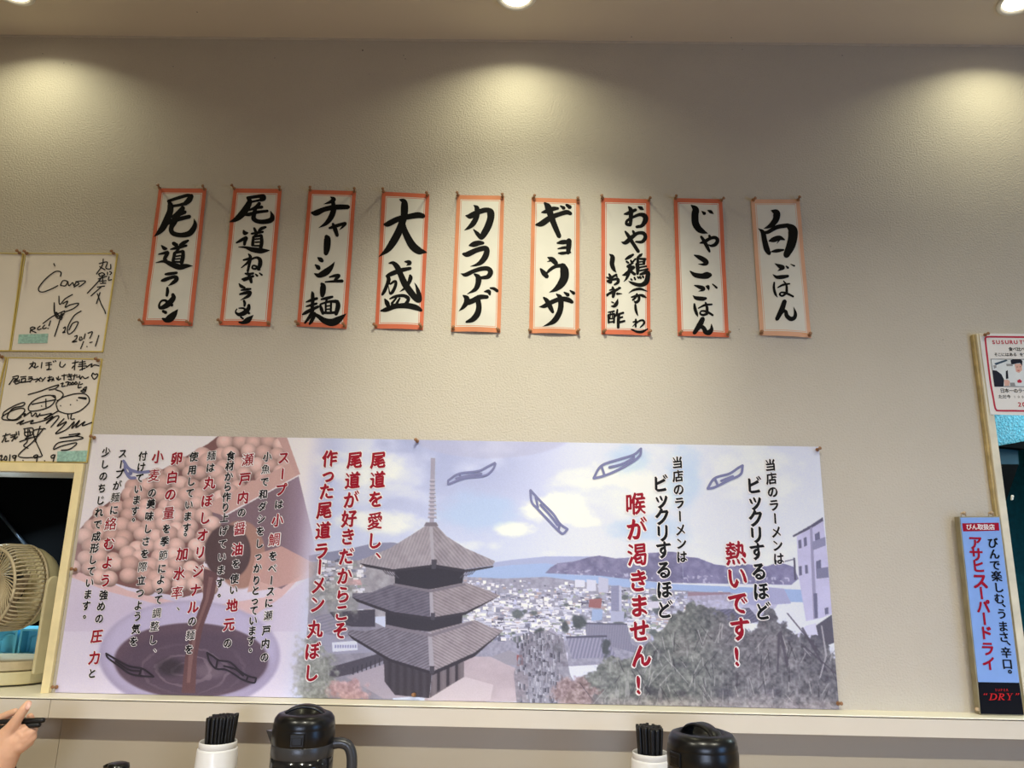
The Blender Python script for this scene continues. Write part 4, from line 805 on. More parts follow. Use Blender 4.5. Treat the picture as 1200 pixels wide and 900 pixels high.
b = MB(); b.prism([sp(*c, -.0012) for c in ((1127.2, 613.3), (1169.8, 612.6), (1170.6, 621.8), (1128.3, 622.8))][::-1], (0, -.0008, 0), M_signred); b.build('red_label', T)
yl = yf-.0026
b1, b2, b3, b5 = MB(), MB(), MB(), MB()
for i, ch in enumerate('びん取扱店'): letter(b3, ch, 1135.4+i*6.72, 617.6, 6.9, M_outline, yl, nib=((.04, 0), (0, .04)))
HN = ((.03, 0), (.06, 0), (0, .03), (.03, .03), (.06, .03), (.03, .06), (.06, .06))
K7 = lambda x, y: (1100+x*.1445, 590+y*.1445); K8 = lambda x, y: (1100+x*.1555, 710+y*.1555)
for ch, p in (('ア', K7(295,320)), ('サ', K7(303,415)), ('ヒ', K7(317,510)), ('ス', K7(333,632)), ('ー', K7(343,730)), ('パ', K7(358,838)), ('ー', K8(341,100)), ('ド', K8(352,205)), ('ラ', K8(366,325)), ('イ', K8(376,437))):
    letter(b1, ch, *p, 19.5 if ch == 'ス' else 16.6, M_signred, yl, nib=HN)
for ch, p in (('び', K7(437,320)), ('ん', K7(449,410)), ('で', K7(455,500)), ('楽', K7(468,590)), ('し', K7(484,682)), ('む', K7(490,772)), ('、', K7(527,830)), ('う', K8(474,60)), ('ま', K8(484,155)), ('さ', K8(490,235)), ('、', K8(527,288)), ('辛', K8(507,352)), ('口', K8(515,438)), ('。', K8(536,500))):
    letter(b2, ch, *p, 12.8, M_navy, yl, nib=HN[:4])
fs_ = lambda x, y, lift: tuple(at(*K8(x, y), yl-lift))
for i, s in enumerate(parse('400 664 10 390 707 10/386 661 3 408 661 3/380 709 3 402 709 3/402 662 3 428 667 8 435 685 11 424 703 8 392 709 3/466 664 10 456 707 10/452 661 3 472 661 3/446 709 3 466 709 3/466 662 3 488 667 8 486 680 8 462 686 3/468 686 4 484 704 9 498 709 3/522 663 8 536 687 8/552 662 3 536 687 4/537 686 9 531 707 9/512 661 3 532 661 3/544 661 3 560 661 3/521 709 3 543 709 3/343 669 9 348 659 3/360 669 9 365 659 3/588 661 9 582 674 3/603 661 9 597 674 3')):
    ribbon(b5, s, M_sred, fs_, 1e-4+i*1e-5)
for i, ch in enumerate('SUPER'): letter(b5, ch, *K8(432+i*21.5, 634), 3.9, M_sred, yl, latin=True)
b5.build('slogan_lettering', T); b1.build('red_lettering', T); b2.build('black_lettering', T); b3.build('white_lettering', T)
for u in (.16, .83):
    p = sq(u, 0); h = MB()
    h.tube([(p[0]-.006, yf+.008, p[2]-.001), (p[0]-.005, yf+.008, p[2]+.008), (p[0], yf+.008, p[2]+.011), (p[0]+.005, yf+.008, p[2]+.008), (p[0]+.006, yf+.008, p[2]-.001)], .0018, M_hook)
    h.lathe([(.0001, -.005), (.004, -.003), (.004, .003), (.0001, .005)], M_hook, (p[0]+.003, yf+.009, p[2]+.009), 12, axis='y'); h.build('hanging_clip', T)
p = sq(.0, .975); h = MB(); h.lathe([(.0001, -.006), (.004, -.005), (.0045, 0), (.003, .004)], M_hook, (p[0]-.003, yf+.006, p[2]), 12, axis='y'); h.build('corner_screw', T)

# ------------------------------------------------------------------ paper notice on the right frame
yn = -0.0225
M_npaper = mat('notice_paper', (236, 232, 228), 0.6, 0.25, var=.02); M_nred = mat('notice_red', (190, 40, 66), 0.5, 0.3)
NA, NB_, NC_, ND = at(1147.5, 390.5, yn), at(1246, 391.5, yn), at(1258, 488, yn), at(1160.6, 485.7, yn)
T = thing('notice', 'white paper notice with a red border and a small photo, right edge', 'notice', ((NC_[0]+ND[0])/2, yn, ND[2]))
b = MB(); b.prism([NA, NB_, NC_, ND][::-1], (0, .0005, 0), M_npaper); b.build('sheet', T)
Kn = lambda x, y: (1140+x*.1222, 380+y*.1222)
fnn = lambda x, y, lift: tuple(at(*Kn(x, y), yn-.0004-lift))
b = MB()
path = [[800,128,17],[600,124,17],[300,121,17],[150,120,17],[122,132,17],[122,165,17],[140,320,17],[170,560,17],[196,700,17],[212,790,17],[224,818,17],[250,828,17],[400,830,17],[600,832,17],[820,834,17]]
ribbon(b, path, M_nred, fnn); b.build('red_border', T)
b = MB(); b4 = MB(); b6 = MB(); b7 = MB()
for i, ch in enumerate('SUSURU'): letter(b, ch, *Kn(198+i*42.5, 172), 6.6, M_nred, yn-.0006, latin=True, nib=HN[:5])
for i, ch in enumerate('TV'): letter(b, ch, *Kn(462+i*40, 172), 6.6, M_nred, yn-.0006, latin=True, nib=HN[:5])
for i, ch in enumerate('20'): letter(b6, ch, *Kn(447+i*42, 770), 7.4, M_nred, yn-.0006, latin=True, nib=HN[:5])
for i, ch in enumerate('食べ比べ'): letter(b4, ch, *Kn(362+i*40, 238), 5.2, M_black, yn-.0006, nib=((.03, 0), (0, .03)))
for x_, ch in zip((222,256,290,328,366,404,466,500), 'そこにはあるをで'): letter(b4, ch, *Kn(x_, 290), 4.7, M_black, yn-.0006, nib=((.03, 0), (0, .03)))
for i, ch in enumerate('日本一のラー'): letter(b7, ch, *Kn(283+i*43, 637), 5.6, M_black, yn-.0006, vert=False, nib=((.03, 0), (0, .03)))
for i, ch in enumerate('ただ今'): letter(b7, ch, *Kn(264+i*40, 694), 5.0, M_black, yn-.0006, nib=((.03, 0), (0, .03)))
for i, ch in enumerate('100'): letter(b7, ch, *Kn(402+i*38, 696), 4.0, M_black, yn-.0006, latin=True)
b.build('heading', T); b6.build('red_number', T); b7.build('caption', T); b4.build('black_lettering', T)
b = MB()
M_ph = mat('photo_pale', (226, 230, 232), .4, .3); M_phd = mat('photo_dark', (26, 28, 40), .4, .3); M_phs = mat('photo_skin', (222, 176, 160), .4, .3); M_phb = mat('photo_blue', (60, 80, 100), .4, .3); M_phg = mat('photo_grey', (150, 150, 150), .4, .3)
def flat(pts, m, l): b.add([fnn(x, y, l) for x, y in pts], [tuple(range(len(pts)))], m)
flat([(170,332),(620,334),(620,602),(208,598)], M_phd, .0001); flat([(176,337),(620,340),(620,597),(212,593)], M_ph, .0002)
flat([(205,375),(320,338),(335,350),(222,392)], M_phb, .0003); flat([(190,440),(230,445),(275,480),(300,530),(296,594),(212,593)], M_phd, .0003); flat([(195,395),(225,390),(228,415),(205,425)], M_phg, .0003)
flat([(320,380),(380,380),(385,400),(325,402)], M_phg, .0003); flat([(400,380),(470,378),(472,440),(445,466),(415,455)], M_phs, .0004); flat([(362,345),(380,338),(460,338),(476,350),(474,400),(455,372),(420,375),(385,385),(368,380)], M_phd, .0005)
flat([(420,408),(432,406),(432,411),(420,413)], M_phd, .0005); flat([(450,406),(462,404),(462,409),(450,411)], M_phd, .0005); flat([(428,440),(448,438),(446,446),(430,447)], M_nred, .0005)
flat([(300,535),(330,530),(355,545),(350,590),(305,592)], M_phs, .0005); flat([(316,450),(335,440),(342,520),(318,525)], M_phd, .0004); flat([(425,540),(450,525),(472,545),(465,562),(430,560)], M_nred, .0005); flat([(355,560),(400,560),(410,592),(360,592)], M_phg, .0004)
b.build('printed_photo', T)
q = at(1152.5, 393.5, yn); pin(q[0], q[2], yn-.0008, 'push pin at the top left corner of the red bordered notice', 'push pins holding the notice')

# ------------------------------------------------------------------ kitchen seen through the two openings
M_teal2 = mat('teal_panel', (26, 104, 128), 0.35, 0.4, var=.2, vscale=60, bump=.5, bscale=90, bdist=.004)
M_frost = mat('frosted_blue', (56, 142, 164), 0.3, 0.5, var=.45, vscale=160, bump=1.0, bscale=170, bdist=.005)
M_hood = mat('hood_black', (6, 7, 9), 0.8, 0.05); M_kdark = mat('kitchen_dark', (10, 12, 17), 0.6, 0.2); M_steel = mat('steel_bar', (90, 100, 115), 0.35, 0.5, metal=.8)
M_plate = mat('dark_teal_plate', (20, 66, 84), .5, .2)
M_crate = mat('crate_blue', (110, 200, 232), 0.4, 0.35, var=.04); M_hookw = mat('hook_white', (235, 232, 222), .4, .4)
b = MB(); b.box(X0, .2, 1.2, 1.3, 0, CEIL, M_kdark); b.box(.2, X1, 1.2, 1.3, 0, CEIL, M_teal2); struct(b.build('wall_kitchen'))
b = MB(); b.box(.18, .22, WT, 1.2, 0, CEIL, M_kdark); struct(b.build('wall_partition'))
yk = .55
b = MB(); b.prism([at(1150, 330, yk), at(1420, 330, yk), at(1440, 505, yk), at(1166, 528, yk)][::-1], (0, .02, 0), M_frost); T = b.build('frosted_panel'); tag(T, 'bright blue frosted glass panel behind the right opening, under the notice', 'glass panel')
T = thing('range_hood', 'black range hood lip and bracket seen through the right opening', 'range hood', tuple(at(1200, 540, .5)))
b = MB(); b.prism([at(1167, 523, .5), at(1260, 506, .5), at(1440, 503, .5), at(1440, 528, .5), at(1260, 530, .5), at(1196, 525.5, .5)][::-1], (0, .03, 0), M_hood); b.build('hood_lip', T)
b = MB(); b.prism([at(1166, 523.5, .54), at(1192.5, 525, .54), at(1194, 545, .54), at(1168, 545, .54)][::-1], (0, .01, 0), M_plate); b.build('side_plate', T)
b = MB(); b.prism([at(1168, 544, .5), at(1194, 544, .5), at(1178, 590, .5), at(1168, 590, .5)][::-1], (0, .03, 0), M_hood); b.build('bracket', T)
q = at(1182, 583, .02); b = MB(); b.tube([(q[0]-.004, .0, q[2]+.003), (q[0], .01, q[2]-.006), (q[0]+.004, .012, q[2]-.005), (q[0]+.006, .012, q[2]+.001), (q[0]+.005, .012, q[2]+.005)], .0022, M_hookw)
T = b.build('coat_hook'); tag(T, 'little white hook screwed to the inner edge of the right frame', 'hook')
area('kitchen_lamp', (1.9, .25, 1.75), (1.35, .6, 1.2), .5, 5.5, (.74, .97, .98))
# behind the left opening: dark hood with a diagonal bar, blue crates under it
b = MB(); b.box(-1.95, -.9, .50, .8, zl+.25, CEIL-.3, M_hood)
T = thing('hood_box', 'dark cooker hood filling the top of the left opening', 'cooker hood', (-1.4, .6, zl+.25)); b.build('body', T)
b = MB(); b.tube([at(-8, 592, .49), at(15, 620, .49), at(38, 648, .49)], .006, M_steel); b.build('rail', T)
def crate(px0, px1, lbl, yy):
    a, c = at(px0, 765, yy), at(px1, 738, yy); T = thing('plastic_crate', lbl, 'crate', ((a[0]+c[0])/2, yy, a[2]), 'blue crates behind the fan')
    zb = zl+.0005; b = MB(); x0_, x1_, z1_ = a[0], c[0], c[2]
    b.box(x0_, x1_, yy+.03, yy+.13, zb, z1_, M_crate); b.box(x0_, x1_, yy, yy+.03, z1_-.004, z1_+.002, M_crate); b.box(x0_, x1_, yy, yy+.03, zb, a[2], M_crate)
    o = b.build('shell', T); bevel(o, .002)
    b = MB(); w_ = x1_-x0_; xm = (x0_+x1_)/2; r_ = w_*.36; zz = z1_-.012-r_
    b.tube([(xm-r_, yy+.03, a[2]+.002)]+[(xm-r_*math.cos(t_), yy+.03, zz+r_*.9*math.sin(t_)) for t_ in np.linspace(0, PI, 12)]+[(xm+r_, yy+.03, a[2]+.002)], .003, M_crate); b.build('arch_rib', T)
    for xx_ in (x0_, x1_):
        b = MB(); b.box(xx_-.003, xx_+.003, yy, yy+.03, zb, z1_, M_crate); b.build('upright', T)
crate(-14, 20, 'sky blue plastic crate behind the fan, left one', .26); crate(21, 53, 'sky blue plastic crate behind the fan, right one beside the frame', .26)
area('left_kitchen_lamp', (-1.55, .34, 1.30), (-1.42, .25, .9), .12, 2.4, (.70, .90, 1.0))
b = MB(); b.box(-2.2, 2.2, WT, .42, zl-.03, zl, M_ledget); struct(b.build('trim_5'))

# ------------------------------------------------------------------ fan
M_fan = mat('fan_plastic', (196, 180, 146), .45, .35, var=.10, vscale=40); M_fand = mat('fan_dusty', (150, 132, 104), .7, .2, var=.3, vscale=90); M_fanb = mat('fan_base', (214, 202, 160), .4, .4, var=.05)
M_fanm = mat('fan_motor_dark', (44, 44, 48), .5, .4)
fy = .085; fc = at(8, 688, fy)
T = thing('electric_fan', 'dusty cream circulator fan standing on the sill of the left opening', 'fan', (fc[0], fy, zl))
th = math.radians(-24)
def fl(p):       # fan frame: axis along local -y, origin at barrel middle
    x, y_, z = p; y_ *= .78; return (fc[0]+x*math.cos(th)-y_*math.sin(th), fy+x*math.sin(th)+y_*math.cos(th), fc[2]+z)
class FMB(MB):
    def build(s, name, parent=None):
        s.v = [fl(v) for v in s.v]; return MB.build(s, name, parent)
RF = .106
b = FMB()
for k in range(58):
    a = 2*PI*k/58; pr = [(RF*.985, .045), (RF, .02), (RF, -.02), (RF*.985, -.036), (RF*.95, -.047), (RF*.90, -.054)]
    b.tube([(r*math.cos(a), y_, r*math.sin(a)) for r, y_ in pr], .0021, M_fan, 6)
b.lathe([(RF*.975, .040), (RF*1.01, .040), (RF*1.01, .048), (RF*.975, .048), (RF*.975, .040)], M_fan, axis='y', seg=64)
b.build('side_guard', T)
b = FMB()
b.tube([(RF*.90*math.cos(a), -.0545, RF*.90*math.sin(a)) for a in np.linspace(0, 2*PI, 65)], .0040, M_fan, 8)
for k in range(52):
    a = 2*PI*k/52
    b.tube([(r*RF*math.cos(a+tw), y_, r*RF*math.sin(a+tw)) for r, tw, y_ in ((.90, 0, -.054), (.70, .10, -.048), (.50, .30, -.042), (.36, .58, -.041), (.24, .95, -.042))], .0017, M_fan, 6)
b.build('front_grille', T)
b = FMB(); b.lathe([(.0001, -.047), (RF*.2, -.046), (RF*.25, -.041), (RF*.25, -.036)], M_fanb, axis='y', seg=32); b.build('hub_cap', T)
for k in range(5):
    b = FMB(); a0 = 2*PI*k/5; vs = []; fs = []
    for i in range(7):
        for j in range(7):
            r = RF*(.2+.68*i/6); a = a0+(j/6-.5)*.95*(1-.1*i/6); y_ = -.020+.036*(j/6-.5)+.004*math.sin(PI*i/6)
            vs.append((r*math.cos(a), y_, r*math.sin(a)))
    for i in range(6):
        for j in range(6): fs.append((i*7+j, i*7+j+1, (i+1)*7+j+1, (i+1)*7+j))
    vs2 = [(x, y_+.002, z) for x, y_, z in vs]; b.add(vs, fs, M_fand, True); b.add(vs2, [f[::-1] for f in fs], M_fand, True); b.build('blade', T)
b = FMB(); b.lathe([(.0001, -.03), (RF*.3, -.028), (RF*.32, .0), (RF*.36, .04)], M_fanm, axis='y', seg=32); b.build('motor', T)
b = FMB(); b.lathe([(RF*.80, .030), (RF*.99, .046), (RF*.985, .052), (RF*.93, .078), (RF*.80, .108), (RF*.62, .132), (RF*.35, .146), (.0001, .15)], M_fanb, axis='y', seg=48); b.build('rear_housing', T)
zb = zl+.0005; hz = zb-fc[2]
for sgn in (-1, 1):
    b = FMB(); xx = sgn*(RF+.012)
    prof = [(.052+.024*math.cos(a), .006+.024*math.sin(a)) for a in np.linspace(0, PI, 13)]
    outl = [(.076, hz+.03)]+prof+[(.028, hz+.03)]
    b.prism([(xx-.005, y_, z) for y_, z in outl], (.010, 0, 0), M_fanb); o = b.build('fork_arm', T); bevel(o, .003, 3)
    b = FMB(); b.tube([(sgn*RF*.86, .052, .004), (xx+sgn*.004, .052, .004)], .012, M_fanb, 16); b.build('pivot', T)
def rrect(hx, hy, r, n=8):
    out = []
    for cx, cy, a0 in ((hx-r, hy-r, 0), (-hx+r, hy-r, PI/2), (-hx+r, -hy+r, PI), (hx-r, -hy+r, 1.5*PI)):
        for k in range(n+1): out.append((cx+r*math.cos(a0+k*PI/2/n), cy+r*math.sin(a0+k*PI/2/n)))
    return out
b = MB(); bc = (fc[0]-.012, fy+.045)
oval = [(bc[0]+.128*math.cos(a), bc[1]+.098*math.sin(a)) for a in np.linspace(0, 2*PI, 49)[:-1]]
b.prism([(x, y_, zb+.004) for x, y_ in oval], (0, 0, .030), M_fanb); o = b.build('base', T); bevel(o, .004, 3)
b = MB(); b.prism([(bc[0]+(x-bc[0])*.96, bc[1]+(y_-bc[1])*.96, zb+.036) for x, y_ in oval], (0, 0, .022), M_fan); o = b.build('base_top', T); bevel(o, .003, 3)
b = MB(); b.prism([(bc[0]+(x-bc[0])*.85, bc[1]+(y_-bc[1])*.85, zb) for x, y_ in oval], (0, 0, .006), M_fanm); b.build('foot_ring', T)

# ------------------------------------------------------------------ dining counter and the things on it
ZC = .70
M_ctop = mat('counter_top', (170, 144, 112), .35, .4, var=.2, vscale=12); M_cleg = mat('counter_base', (70, 58, 48), .5, .3)
T = thing('dining_counter', 'long dining counter below the ledge, under the pitchers', 'counter', (0, -.45, 0))
b = MB(); b.box(-2.2, 2.2, -.86, -.008, ZC-.035, ZC, M_ctop); o = b.build('top', T); bevel(o, .004)
b = MB(); b.box(-2.1, 2.1, -.30, -.10, .0, ZC-.035, M_cleg); b.build('base', T)

M_pblk = mat('pitcher_black', (9, 9, 11), .30, .4, coat=.05); M_psmoke = mat('pitcher_smoke', (40, 40, 42), .12, .5, var=.02, trans=.55)
M_pdark = mat('pitcher_liquid', (12, 10, 10), .15, .5); M_pgrey = mat('pitcher_grey', (52, 52, 54), .3, .45)
def pitcher(px, py, depth, dia, rot, label, zlid):
    c = atd(px, py, depth); T = thing('water_pitcher', label, 'pitcher', (c[0], c[1], ZC), 'black water pitchers on the counter')
    R = dia/2; ca, sa = math.cos(rot), math.sin(rot); H = zlid-ZC
    def W_(p): return (c[0]+p[0]*ca-p[1]*sa, c[1]+p[0]*sa+p[1]*ca, ZC+p[2])
    class PMB(MB):
        def build(s, name, parent=None):
            s.v = [W_(v) for v in s.v]; return MB.build(s, name, parent)
    zt = H                                        # rim of the lid
    b = PMB(); b.lathe([(.0001, .002), (R*.93, .002), (R*.96, .008), (R*.98, .02), (R*1.0, zt-.075), (R*.985, zt-.052)], M_psmoke, seg=48); BO = b.build('body', T)
    b = PMB(); b.lathe([(.0001, .006), (R*.78, .006), (R*.80, .02), (R*.80, zt-.070), (.0001, zt-.069)], M_pdark, seg=40); b.build('contents', BO)
    b = PMB(); b.lathe([(R*.985, zt-.056), (R*1.0, zt-.054), (R*1.0, zt-.034), (R*.985, zt-.032)], M_pgrey, seg=48)
    b.lathe([(.001, zt-.0545), (R*.99, zt-.0545)], M_pgrey, seg=48); b.build('collar', T)
    b = PMB(); b.lathe([(R*.98, zt-.034), (R*1.005, zt-.031), (R*1.01, zt-.012), (R*.985, zt-.004), (R*.985, zt-.002), (R*.99, zt), (R*.955, zt+.012), (R*.86, zt+.020), (R*.70, zt+.0235), (R*.64, zt+.0222), (R*.58, zt+.016), (R*.4, zt+.010), (.0001, zt+.008)], M_pblk, seg=56); LID = b.build('lid', T)
    # arched grip across the lid
    b = PMB(); pts = [(-R*.70, 0, zt+.017), (-R*.50, 0, zt+.027), (-R*.24, 0, zt+.0330), (0, 0, zt+.0345), (R*.24, 0, zt+.0330), (R*.50, 0, zt+.027), (R*.70, 0, zt+.017)]
    vs = []; fs = []
    for x, y_, z in catmull([[p[0], p[2], 0] for p in pts])[:, :2].tolist() and [(q[0], 0, q[1]) for q in catmull([[p[0], p[2], 1] for p in pts])]:
        for dy, dz in ((-.014, -.001), (-.010, .0026), (.010, .0026), (.014, -.001), (.010, -.0036), (-.010, -.0036)): vs.append((x, dy, z+dz))
    n = len(vs)//6
    for i in range(n-1):
        for k in range(6): fs.append((i*6+k, i*6+(k+1) % 6, (i+1)*6+(k+1) % 6, (i+1)*6+k))
    fs += [tuple(range(6)), tuple(range((n-1)*6, n*6))]
    b.add(vs, fs, M_pblk, True); b.build('lid_grip', LID)
    b = PMB(); b.box(-.014, .014, -R*1.045, -R*.9, zt-.030, zt-.006, M_pblk); LA = b.build('latch', LID); bevel(LA, .002)
    b = PMB(); b.box(-.010, .010, -R*1.06, -R*1.0, zt-.026, zt-.012, M_pblk); o = b.build('latch_button', LID); bevel(o, .0015)
    b = PMB(); b.add([(-R*.86, -.018, zt-.012), (-R*.86, .018, zt-.012), (-R*1.22, 0, zt-.012), (-R*.92, -.012, zt-.042), (-R*.92, .012, zt-.042)], [(0, 2, 1), (0, 3, 2), (2, 4, 1), (3, 4, 2), (0, 1, 4, 3)], M_pgrey); b.build('spout', T)
    b = PMB(); hp_ = catmull([[R*.94, zt-.036, 1], [R*1.2, zt-.034, 1], [R*1.46, zt-.040, 1], [R*1.60, zt-.060, 1], [R*1.62, zt-.10, 1], [R*1.58, zt-.145, 1], [R*1.40, zt-.165, 1], [R*.95, zt-.165, 1]])
    b.tube([(p[0], 0, p[1]) for p in hp_], .0085, M_pgrey, 12, flat=1.25); b.build('handle', T)
    return T
PLc = atd(357, 846, 1.50); PRc = atd(823, 872, 1.33)
pitcher(357, 846, 1.50, .122, math.radians(4), 'black lidded water pitcher with its handle to the right, left one on the counter', PLc[2]-.004)
pitcher(823, 873, 1.33, .123, math.radians(-62), 'black lidded water pitcher seen from its latch side, right one at the bottom edge', PRc[2]-.002)

M_cup = mat('holder_white', (232, 230, 228), .3, .45, var=.01); M_stick = mat('chopstick_black', (14, 14, 15), .4, .45, var=.1)
cb = MB(); cb.tube([(0, 0, 0), (0, 0, .10), (0, 0, .215), (0, 0, .2205)], [.0019, .0027, .0039, .0033], M_stick, 8); stick_me = cb.mesh('chopstick')
def holder(px, py, depth, R, label, stick_label, grp, tilt, top, seed):
    c = atd(px, py, depth); H = c[2]-ZC
    T = thing('chopstick_holder', label, 'chopstick holder', (c[0], c[1], ZC), 'white chopstick holders')
    b = MB(); Rb = R*1.12
    b.lathe([(.0001, .0), (Rb*1.12, .0), (Rb*1.14, .004), (Rb*1.02, H-.016), (Rb*1.0, H-.0135), (Rb*.955, H-.0125)], M_cup, (c[0], c[1], ZC), 48); b.build('body', T)
    b = MB(); b.lathe([(Rb*.955, H-.016), (Rb*.955, H-.002), (Rb*.935, H), (Rb*.90, H-.001), (Rb*.88, H-.010), (Rb*.86, .006), (.0001, .005)], M_cup, (c[0], c[1], ZC), 48); b.build('rim', T)
    rr = np.random.default_rng(seed); n = 0; pitch = .0083; Rt = R*.86
    for i in range(-6, 7):
        for j in range(-6, 7):
            x = (i+.5*(j % 2))*pitch; y_ = j*pitch*.866
            if math.hypot(x, y_) > Rt: continue
            o = bpy.data.objects.new('chopstick', stick_me); COL.objects.link(o)
            ft = .62; tipx, tipy = x*ft, y_*ft
            topz = top-.22+rr.uniform(-.0015, .0015)-.004*(x*x+y_*y_)/Rt**2
            o.location = (c[0]+tipx, c[1]+tipy, ZC+.0065+max(0, rr.uniform(0, .001)))
            d = Vector((x-tipx+tilt[0], y_-tipy+tilt[1], .20)); o.rotation_euler = d.to_track_quat('Z', 'Y').to_euler()
            tag(o, stick_label, 'chopstick', grp); n += 1
            sz = (top+rr.uniform(-.002, .002)+tilt[2]*x)/ .2205; o.scale = (1, 1, sz)
    return n
h1 = holder(256, 868, 1.55, .0350, 'white tapered chopstick holder beside the left pitcher', 'black chopstick standing in the bundle of the left white holder', 'black chopsticks in the left holder', (.004, 0, .10), .175, 1)
h2 = holder(762, 881, 1.57, .0345, 'white tapered chopstick holder beside the right pitcher', 'black chopstick standing in the bundle of the right white holder', 'black chopsticks in the right holder', (-.001, 0, -.05), .166, 2)

c = atd(139, 897, 1.45); T = thing('soy_sauce_bottle', 'little sauce bottle with a black spouted cap, bottom edge left of the white holder', 'sauce bottle', (c[0], c[1], ZC))
H = c[2]-ZC
M_soy = mat('soy_glass', (30, 14, 8), .1, .5)
b = MB(); b.lathe([(.0001, .0), (.028, .0), (.030, .004), (.030, H-.055), (.024, H-.035), (.018, H-.012)], M_soy, (c[0], c[1], ZC), 32); b.build('bottle', T)
b = MB(); b.lathe([(.0185, H-.016), (.0200, H-.012), (.0200, H-.002), (.0185, H+.003), (.012, H+.0055), (.0001, H+.006)], M_pblk, (c[0], c[1], ZC), 32); b.build('cap', T)
b = MB(); b.tube([(c[0]-.012, c[1], ZC+H+.001), (c[0]-.022, c[1], ZC+H-.001), (c[0]-.028, c[1], ZC+H-.003)], [.005, .004, .003], M_pblk, 10); b.build('spout', T)

# ------------------------------------------------------------------ hand with chopsticks
yh = -.22
M_skin = mat('skin', (232, 182, 150), .5, .35, var=.05, vscale=60, bump=.12, bscale=400)
M_skin.node_tree.nodes['Principled BSDF'].inputs['Subsurface Weight'].default_value = .12
M_skin.node_tree.nodes['Principled BSDF'].inputs['Subsurface Radius'].default_value = (.006, .002, .001)
M_nail = mat('nail', (232, 184, 168), .25, .5); M_sleeve = mat('sleeve_black', (18, 17, 19), .8, .2)
def hp(u, v, w): 
    return at(u*.09447, 815+v*.09447, yh-w)
body = bmesh_v = None
import bmesh
bm = bmesh.new()
def blob(p, r, sc=(1, 1, 1)):
    bmesh.ops.create_icosphere(bm, subdivisions=3, radius=1.0, matrix=Matrix.Translation(Vector(p)) @ Matrix.Diagonal((r*sc[0], r*sc[1], r*sc[2], 1)))
def limb(seq, steps=9):
    P_ = [np.array([*hp(u, v, w), r]) for u, v, w, r in seq]
    for a, c_ in zip(P_[:-1], P_[1:]):
        n = max(3, int(np.linalg.norm(a[:3]-c_[:3])/(.28*min(a[3], c_[3]))))
        for k in range(n+1):
            q = a+(c_-a)*k/n; blob(q[:3], q[3])
limb([(60,560,.004,.024),(130,430,.012,.0145),(205,310,.020,.0104),(248,245,.021,.0098),(300,170,.021,.0092),(345,105,.018,.0072)])     # thumb
limb([(-420,1130,-.02,.036),(-110,1010,-.004,.031),(15,880,.0,.0255),(80,700,.002,.027),(140,560,.0,.027)])                                # forearm, wrist, hand
limb([(140,560,.0,.026),(230,470,.002,.0165),(300,430,.004,.0125)]); limb([(150,600,.0,.024),(260,530,.0,.019),(340,490,.0,.0135)]); limb([(130,650,.0,.022),(250,600,.0,.018),(345,545,-.002,.0125)])
limb([(255,452,.006,.0125),(318,425,.004,.0098),(385,410,-.012,.0088),(392,330,-.016,.0080),(372,262,-.010,.0070)])                      # index, curled under the sticks
limb([(290,490,.004,.014),(375,462,.0,.0105),(410,425,-.022,.0090),(360,370,-.030,.0080)])                                              # middle
limb([(300,540,.002,.014),(385,520,-.004,.0105),(400,480,-.028,.0090),(330,450,-.036,.0080)])                                           # ring
limb([(270,620,.0,.013),(355,580,-.006,.0098),(370,545,-.028,.0084),(300,510,-.036,.0074)])                                            # little finger
limb([(40,480,-.014,.013),(-60,380,-.022,.0105),(0,285,-.020,.0088),(90,240,-.018,.0080),(185,198,-.014,.0066)])                        # other finger behind the sticks
me = bpy.data.meshes.new('hand_raw'); bm.to_mesh(me); bm.free()
raw = bpy.data.objects.new('hand_raw', me); COL.objects.link(raw)
md = raw.modifiers.new('r', 'REMESH'); md.mode = 'VOXEL'; md.voxel_size = .0016
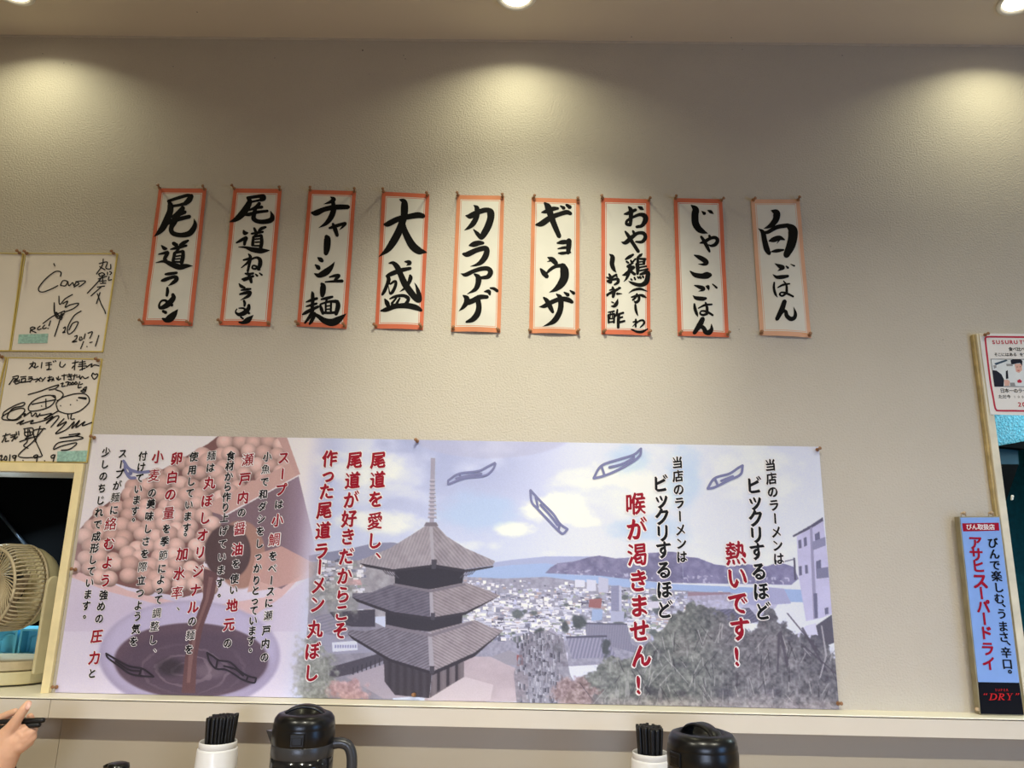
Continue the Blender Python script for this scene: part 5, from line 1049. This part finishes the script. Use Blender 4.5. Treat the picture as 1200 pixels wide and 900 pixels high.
md = raw.modifiers.new('s', 'SMOOTH'); md.iterations = 4; md.factor = .5
dg = bpy.context.evaluated_depsgraph_get(); dg.update()
me2 = bpy.data.meshes.new_from_object(raw.evaluated_get(dg)); bpy.data.objects.remove(raw)
me2.materials.clear(); me2.materials.append(M_skin)
me2.polygons.foreach_set('use_smooth', [True]*len(me2.polygons)); me2.polygons.foreach_set('material_index', [0]*len(me2.polygons))
w0 = hp(15, 900, 0)
T = thing('person', 'hand of a diner in a black sleeve holding chopsticks at the left edge', 'person', tuple(w0))
me2.name = 'hand'; link('hand', me2, T)
b = MB(); pn = [hp(352, 82, .0262), hp(330, 120, .0302), hp(312, 150, .0312)]
n_ = MB(); vs = []
for (u, v, w, hw) in ((368,78,.0222,.0030),(360,92,.0245,.0046),(347,118,.0268,.0056),(333,145,.0288,.0052),(322,166,.0298,.0034)):
    p = hp(u, v, w); dirn = hp(u+10, v+7, w)-p; dirn /= np.linalg.norm(dirn)
    vs += [p-dirn*hw+np.array([0, .0018, 0]), p-dirn*hw*.5+np.array([0, .0004, 0]), p, p+dirn*hw*.5+np.array([0, .0004, 0]), p+dirn*hw+np.array([0, .0018, 0])]
n_.add(vs, [(i*5+k, i*5+k+1, (i+1)*5+k+1, (i+1)*5+k) for i in range(4) for k in range(4)], M_nail, True); n_.build('thumb_nail', T)
b = MB(); b.tube([hp(12, 893, 0), hp(10, 900, 0), hp(-40, 945, -.002), hp(-140, 1000, -.006), hp(-300, 1060, -.014), hp(-480, 1110, -.022)], [.0275, .0315, .034, .038, .042, .044], M_sleeve, 24); b.build('sleeve', T)
def held(a, c_, lbl):
    o = MB(); A_, B_ = hp(*a), hp(*c_); o.tube([A_, A_+(B_-A_)*.5, A_+(B_-A_)*.985, B_], [.0032, .0046, .0054, .0042], M_stick, 12); o = o.build('chopstick'); tag(o, lbl, 'chopstick', 'chopsticks in the hand')
held((-900,365,-.010), (549,307,.0035), 'black chopstick held in the hand, upper one of the pair')
held((-900,470,-.004), (497,363,.0045), 'black chopstick held in the hand, lower one of the pair')
